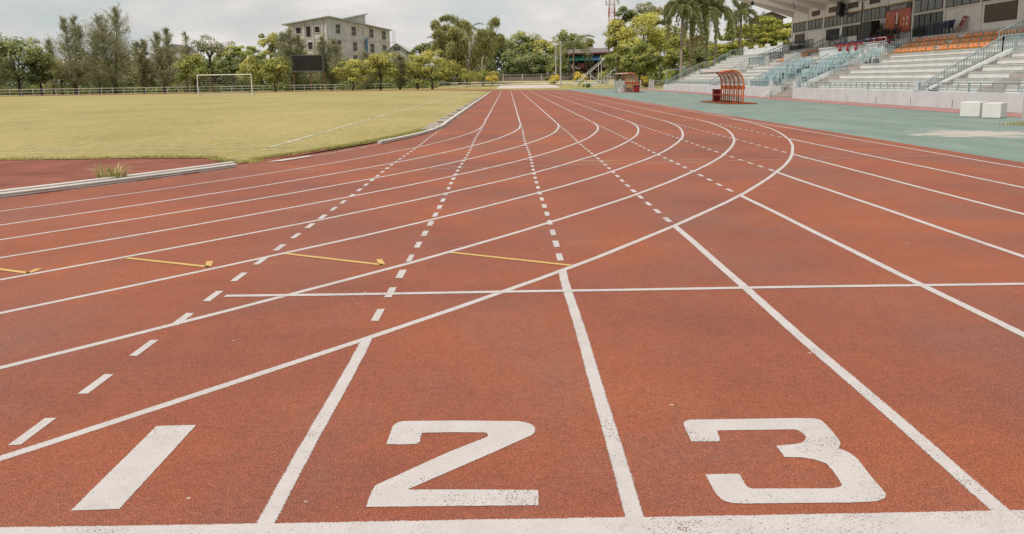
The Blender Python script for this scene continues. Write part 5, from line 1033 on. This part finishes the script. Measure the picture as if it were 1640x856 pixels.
# dense wood behind the ramp
G2 = 'trees of the dense stand behind the boundary wall'
broad('dark tree at the bamboo end of the dense stand', 806, 60, 122, 28, 218, 'dark', 3600, .30, 34, G2)
broad('tallest olive topped tree in the middle of the dense stand', 838, 50, 100, 30, 226, 'broad', 4200, .30, 36, G2)
broad('dark low tree before the middle of the dense stand', 826, 80, 126, 24, 212, 'dark', 3000, .28, 28, G2)
broad('dark spreading tree under the olive topped one', 856, 84, 127, 26, 213, 'dark', 3000, .28, 28, G2)
broad('yellowish tree at the pole end of the dense stand', 874, 60, 122, 25, 222, 'bright', 3400, .30, 32, G2)
broad('flat topped tree between the dense stand and the coconut palm', 895, 66, 124, 20, 230, 'bright', 2400, .30, 24, G2, flat=.5)
broad('tree rising behind the coconut palm by the timber house', 906, 43, 110, 20, 234, 'broad', 2400, .32, 22, G2)
broad('green tree on the roof side of the coconut palm', 935, 55, 92, 14, 230, 'broad', 1500, .30, 16, G2)
broad('tree with open twigs beside the bamboo plumes', 792, 56, 90, 20, 224, 'olive', 1300, .28, 18, G2)
broad('low tree filling the gap behind the two poles', 892, 92, 128, 18, 211, 'broad', 2000, .27, 20, G2)
broad('dark green tree behind the foot of the bamboo', 772, 88, 128, 22, 204, 'dark', 2200, .27, 22, G2)
broad('dark green tree behind the spreading tree at the fence', 722, 96, 132, 24, 203, 'dark', 2200, .27, 22, G2)
broad('distant tree top over the grey fence between house and bamboo', 655, 92, 132, 22, 205, 'olive', 1800, .27, 20, G2)
# shrubs
SG = 'shrubs along the far fence'
def shrub(label, px, pt, pb, hw, Y, mat, nl=900): broad(label, px, pt, pb, hw, Y, mat, nl, .15, 14, SG, lump=.5, cat='shrub', name='shrub', r0_=.05)
shrub('light green shrub in front of the wooden pole', 748, 106, 137, 12, 182, 'yellow', 1100); shrub('bright bush behind the bare dead tree', 776, 108, 134, 12, 183, 'bright', 1100); shrub('yellow flowering shrub at the bamboo end of the ramp', 788, 119, 138, 8, 180, 'flower', 800)
shrub('light green shrub just behind the yellow flowering one at the ramp', 790, 114, 130, 10, 184, 'yellow', 900)
shrub('round yellow shrub by the tall pale pole', 888, 120, 138, 8.5, 181, 'flower', 1100); shrub('small narrow green bush against the boundary wall', 876, 120, 131, 3.2, 205, 'bright', 300); shrub('yellow green shrub under the balcony of the timber house', 929, 115, 137, 11, 180, 'flower', 1200); shrub('yellow green shrub seen through the stair tower', 965, 113, 137, 10, 178, 'yellow', 900)
shrub('low dark green plants at the foot of the stair tower', 940, 133, 140.5, 9, 146, 'dark', 500); shrub('yellow green bush between the round tree and the barred fence', 1030, 122, 137, 7, 146, 'flower', 700)
shrub('leafy bush beside the teal pipe frame', 1072, 112, 141, 13, 122, 'bright', 1500); shrub('dark bush behind the stair rail of the grandstand', 1100, 96, 140, 20, 150, 'dark', 1600)
# bare tree
x = AX(772.5, 186); g = gz(x, 186); t = thing('dead_tree', 'bare pale dead tree with broken upward branches before the bamboo', 'tree', (x, 186, g)); b = MB(); zt = AZ(772.5, 92, 186); b.tube([(x, 186, g-.3), (x+.1, 186, g+2.2), (x-.05, 186, g+3.6), (x+.1, 186, zt)], [.24, .19, .15, .08], 8); b.build('trunk', 'pale_bark', t, True)
b = MB()
for a_, z0, L, e in ((-2.4, 2.3, 1.9, .75), (2.6, 3.0, 1.6, .9), (.5, 2.6, 1.5, 1.), (-.4, 3.2, 1.2, .8), (3.3, 2.0, 2.2, .6), (.2, 2.9, 1.3, 1.2)):
    p0 = Vector((x, 186, g+z0)); p2 = p0+Vector((math.cos(a_)*L*math.cos(e), math.sin(a_)*L*.4, L*math.sin(e))); b.tube([p0, p0.lerp(p2, .5)+Vector((0, 0, -.12)), p2], [.09, .06, .02], 5)
b.build('branch', 'pale_bark', t, True)
# trees on the right
broad('large yellow green tree towering behind the round tree by the grandstand', 1032, 18, 118, 44, 150, 'yellow_light', 10500, .21, 46, None, lump=.34, ry=5.)
broad('ragged yellow green branch mass leaning towards the telecom mast', 988, 26, 92, 17, 152, 'yellow', 2600, .23, 24, None, lump=.42)
broad('dark underlayer tree between the timber house and the round tree', 990, 70, 134, 20, 156, 'broad', 3000, .24, 28, None)
broad('dense round clipped looking tree with short trunk beside the farther dugout', 1025, 69, 129, 38, 132, 'broad', 14000, .15, 110, None, lump=.20, ry=3.4)
broad('greyish tree crown high above the large yellow green tree', 1040, 4, 48, 30, 175, 'olive', 2600, .28, 26, None)
broad('darker tree crown beside the telecom mast', 997, 4, 44, 14, 172, 'dark', 1500, .26, 16, None)
broad('green tree behind the first royal palms', 1080, 44, 128, 26, 165, 'bright', 4800, .26, 40, None)
broad('lower dark tree behind the middle royal palms', 1124, 66, 122, 32, 172, 'dark', 3200, .27, 30, None)
broad('feathery green tree between the royal palms and the flat crowned tree', 1160, 74, 118, 24, 170, 'olive', 2200, .26, 24, None)
def umbrella(label, px, pt, pb, hw, Y):
    s = Y/1450; x = AX(px, Y); zt, zb = AZ(px, pt, Y), AZ(px, pb, Y); t = thing('rain_tree', label, 'tree', (x, Y, 0)); cs = []
    for i in range(125):
        a = rng.random()*2*PI; r = math.sqrt(rng.random()); ht = zt-(zt-zb)*(.85*r**1.8)-(zt-zb)*.5*rng.random()**2; cs.append((x+hw*s*r*math.cos(a), Y+5.5*r*math.sin(a), ht-.2, .85+.8*rng.random()))
    cs = np.array(cs); per = 190; idx = np.repeat(np.arange(len(cs)), per); dd = sph(len(idx)); dd[:, 2] = np.abs(dd[:, 2])*rng.choice([1, 1, -.4], len(idx)); P = cs[idx, :3]+dd*(cs[idx, 3]*(.4+.6*rng.random(len(idx))**.5))[:, None]*np.array([1.25, 1.25, .38])
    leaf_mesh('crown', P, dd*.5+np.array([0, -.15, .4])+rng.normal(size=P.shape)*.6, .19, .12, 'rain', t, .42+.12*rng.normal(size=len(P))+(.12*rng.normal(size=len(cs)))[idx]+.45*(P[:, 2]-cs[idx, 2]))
    b = MB(); limbs(b, (x, Y, 0), [tuple(c[:3]) for c in cs[::6]], .42, (x, Y, zb*.75)); b.build('trunk', 'bark', t, True)
umbrella('wide flat crowned tree in tiers behind the far end of the grandstand', 1226, 27, 88, 86, 148)
broad('dark shaded tree under the flat crowned tree', 1176, 78, 122, 28, 165, 'dark', 2600, .26, 26, None)
broad('dark tree at the back of the grandstand below the flat crown', 1235, 62, 108, 34, 168, 'dark', 2600, .26, 26, None)
# ground cover
def undergrowth(label, xa, xb, Y, h, n, mat, dY=3.):
    X = xa+(xb-xa)*rng.random(n); Yv = Y+dY*rng.normal(size=n)*.5; top = h*(.6+.4*np.sin(X*.7)*np.sin(X*.23+1)); z = np.array([gz(a, c) for a, c in zip(X, Yv)])+top*rng.random(n)**1.3; P = np.column_stack([X, Yv, z]); o = leaf_mesh('undergrowth', P, rng.normal(size=P.shape)+np.array([0, -.3, .6]), .26, .15, mat, None, .35+.2*rng.normal(size=n)); tag(o, label, 'undergrowth', kind='stuff')
undergrowth('dark leafy undergrowth below the trees along the far fence', -125, -38, 197, 5.5, 26000, 'dark', 3.)
undergrowth('green leafy undergrowth in front of the second row of trees by the fence', -118, -14, 183, 2.6, 16000, 'broad', 3.)
undergrowth('dark leafy undergrowth behind the boundary wall', -42, 34, 216, 6.5, 18000, 'dark', 5.)
undergrowth('mixed undergrowth behind the dugouts and the grandstand end', 24, 54, 172, 5.5, 14000, 'broad', 4.)
def blades(name, label, P, h, w_, mat, cat='grass', kind='stuff', parent=None, spread=.35):
    n = len(P); D = np.column_stack([rng.normal(size=n)*spread, rng.normal(size=n)*spread, np.ones(n)]); D /= np.linalg.norm(D, axis=1, keepdims=True); hh = h*(.5+.8*rng.random(n)); o = leaf_mesh(name, P+D*hh[:, None]*.5, np.column_stack([rng.normal(size=n), rng.normal(size=n)-.4, np.full(n, .3)]), hh*.55, w_, mat, parent, rng.random(n), D=D)
    return tag(o, label, cat, kind=kind) if parent is None else o
P = []
for (xa, ya), (xb, yb) in zip(edge[:-1], edge[1:]):
    L = math.hypot(xb-xa, yb-ya)
    if xa < -24: continue
    n = int(L*300*(1.6 if xa > -7.5 else .8)); tt = rng.random(n); P.append(np.column_stack([xa+(xb-xa)*tt+rng.normal(size=n)*.06, ya+(yb-ya)*tt+np.abs(rng.normal(size=n))*.16-.02+.05*np.sin(tt*L*2.5), np.full(n, .0)]))
blades('edge_grass', 'ragged grass fringe along the edge of the pitch', np.concatenate(P), .042, .008, 'blade')
t = thing('grass_tuft', 'big tuft of yellowing grass on the dark red apron behind the kerb rails', 'grass tuft', (-6.12, 13.93, 0)); n = 120; a_ = rng.random(n)*2*PI; r_ = .21*np.sqrt(rng.random(n)); P0 = np.column_stack([-6.12+r_*np.cos(a_)*1.1, 13.95+r_*np.sin(a_)*.6, np.zeros(n)]); b1 = []
V, Fc, Sh = [], [], []
for i in range(n):
    L = .20+.15*rng.random(); lean = .25+.6*rng.random(); aa = a_[i]+rng.normal()*.5; d = np.array([math.cos(aa), math.sin(aa), 0]); sd_ = np.array([-d[1], d[0], 0])*.008; k_ = len(V); sh = rng.random()
    for u in (0, .35, .7, 1.):
        p = P0[i]+d*lean*L*u**1.8+np.array([0, 0, L*(u-.42*lean*u**2.5)]); wv = (1-u**2)*1.+.08; V += [tuple(p-sd_*wv), tuple(p+sd_*wv)]; Sh += [sh, sh]
    for j in range(3): Fc.append((k_+2*j, k_+2*j+1, k_+2*j+3, k_+2*j+2))
me = bpy.data.meshes.new('blades'); me.from_pydata(V, [], Fc); a2 = me.attributes.new('shade', 'FLOAT', 'POINT'); a2.data.foreach_set('value', Sh); me.materials.append(LM['weed']); o = bpy.data.objects.new('blades', me); col.objects.link(o); o.parent = t; o.matrix_parent_inverse = Matrix.Translation(-parent_loc(t))
n = 900; tt = rng.random(n); an = np.array([ang(11+ (v_*5.2)) for v_ in tt]); P = np.column_stack([CX+(R0-.36)*np.cos(an)+rng.normal(size=n)*.03, 29.75+(R0-.36)*np.sin(an)+rng.normal(size=n)*.05, np.zeros(n)]); P = P[(np.sin(P[:, 1]*3.1)+np.sin(P[:, 1]*7.3)) > .5]; blades('weeds', 'thin dry weeds along the back of the white kerb rails', P, .08, .005, 'weed', spread=.8)
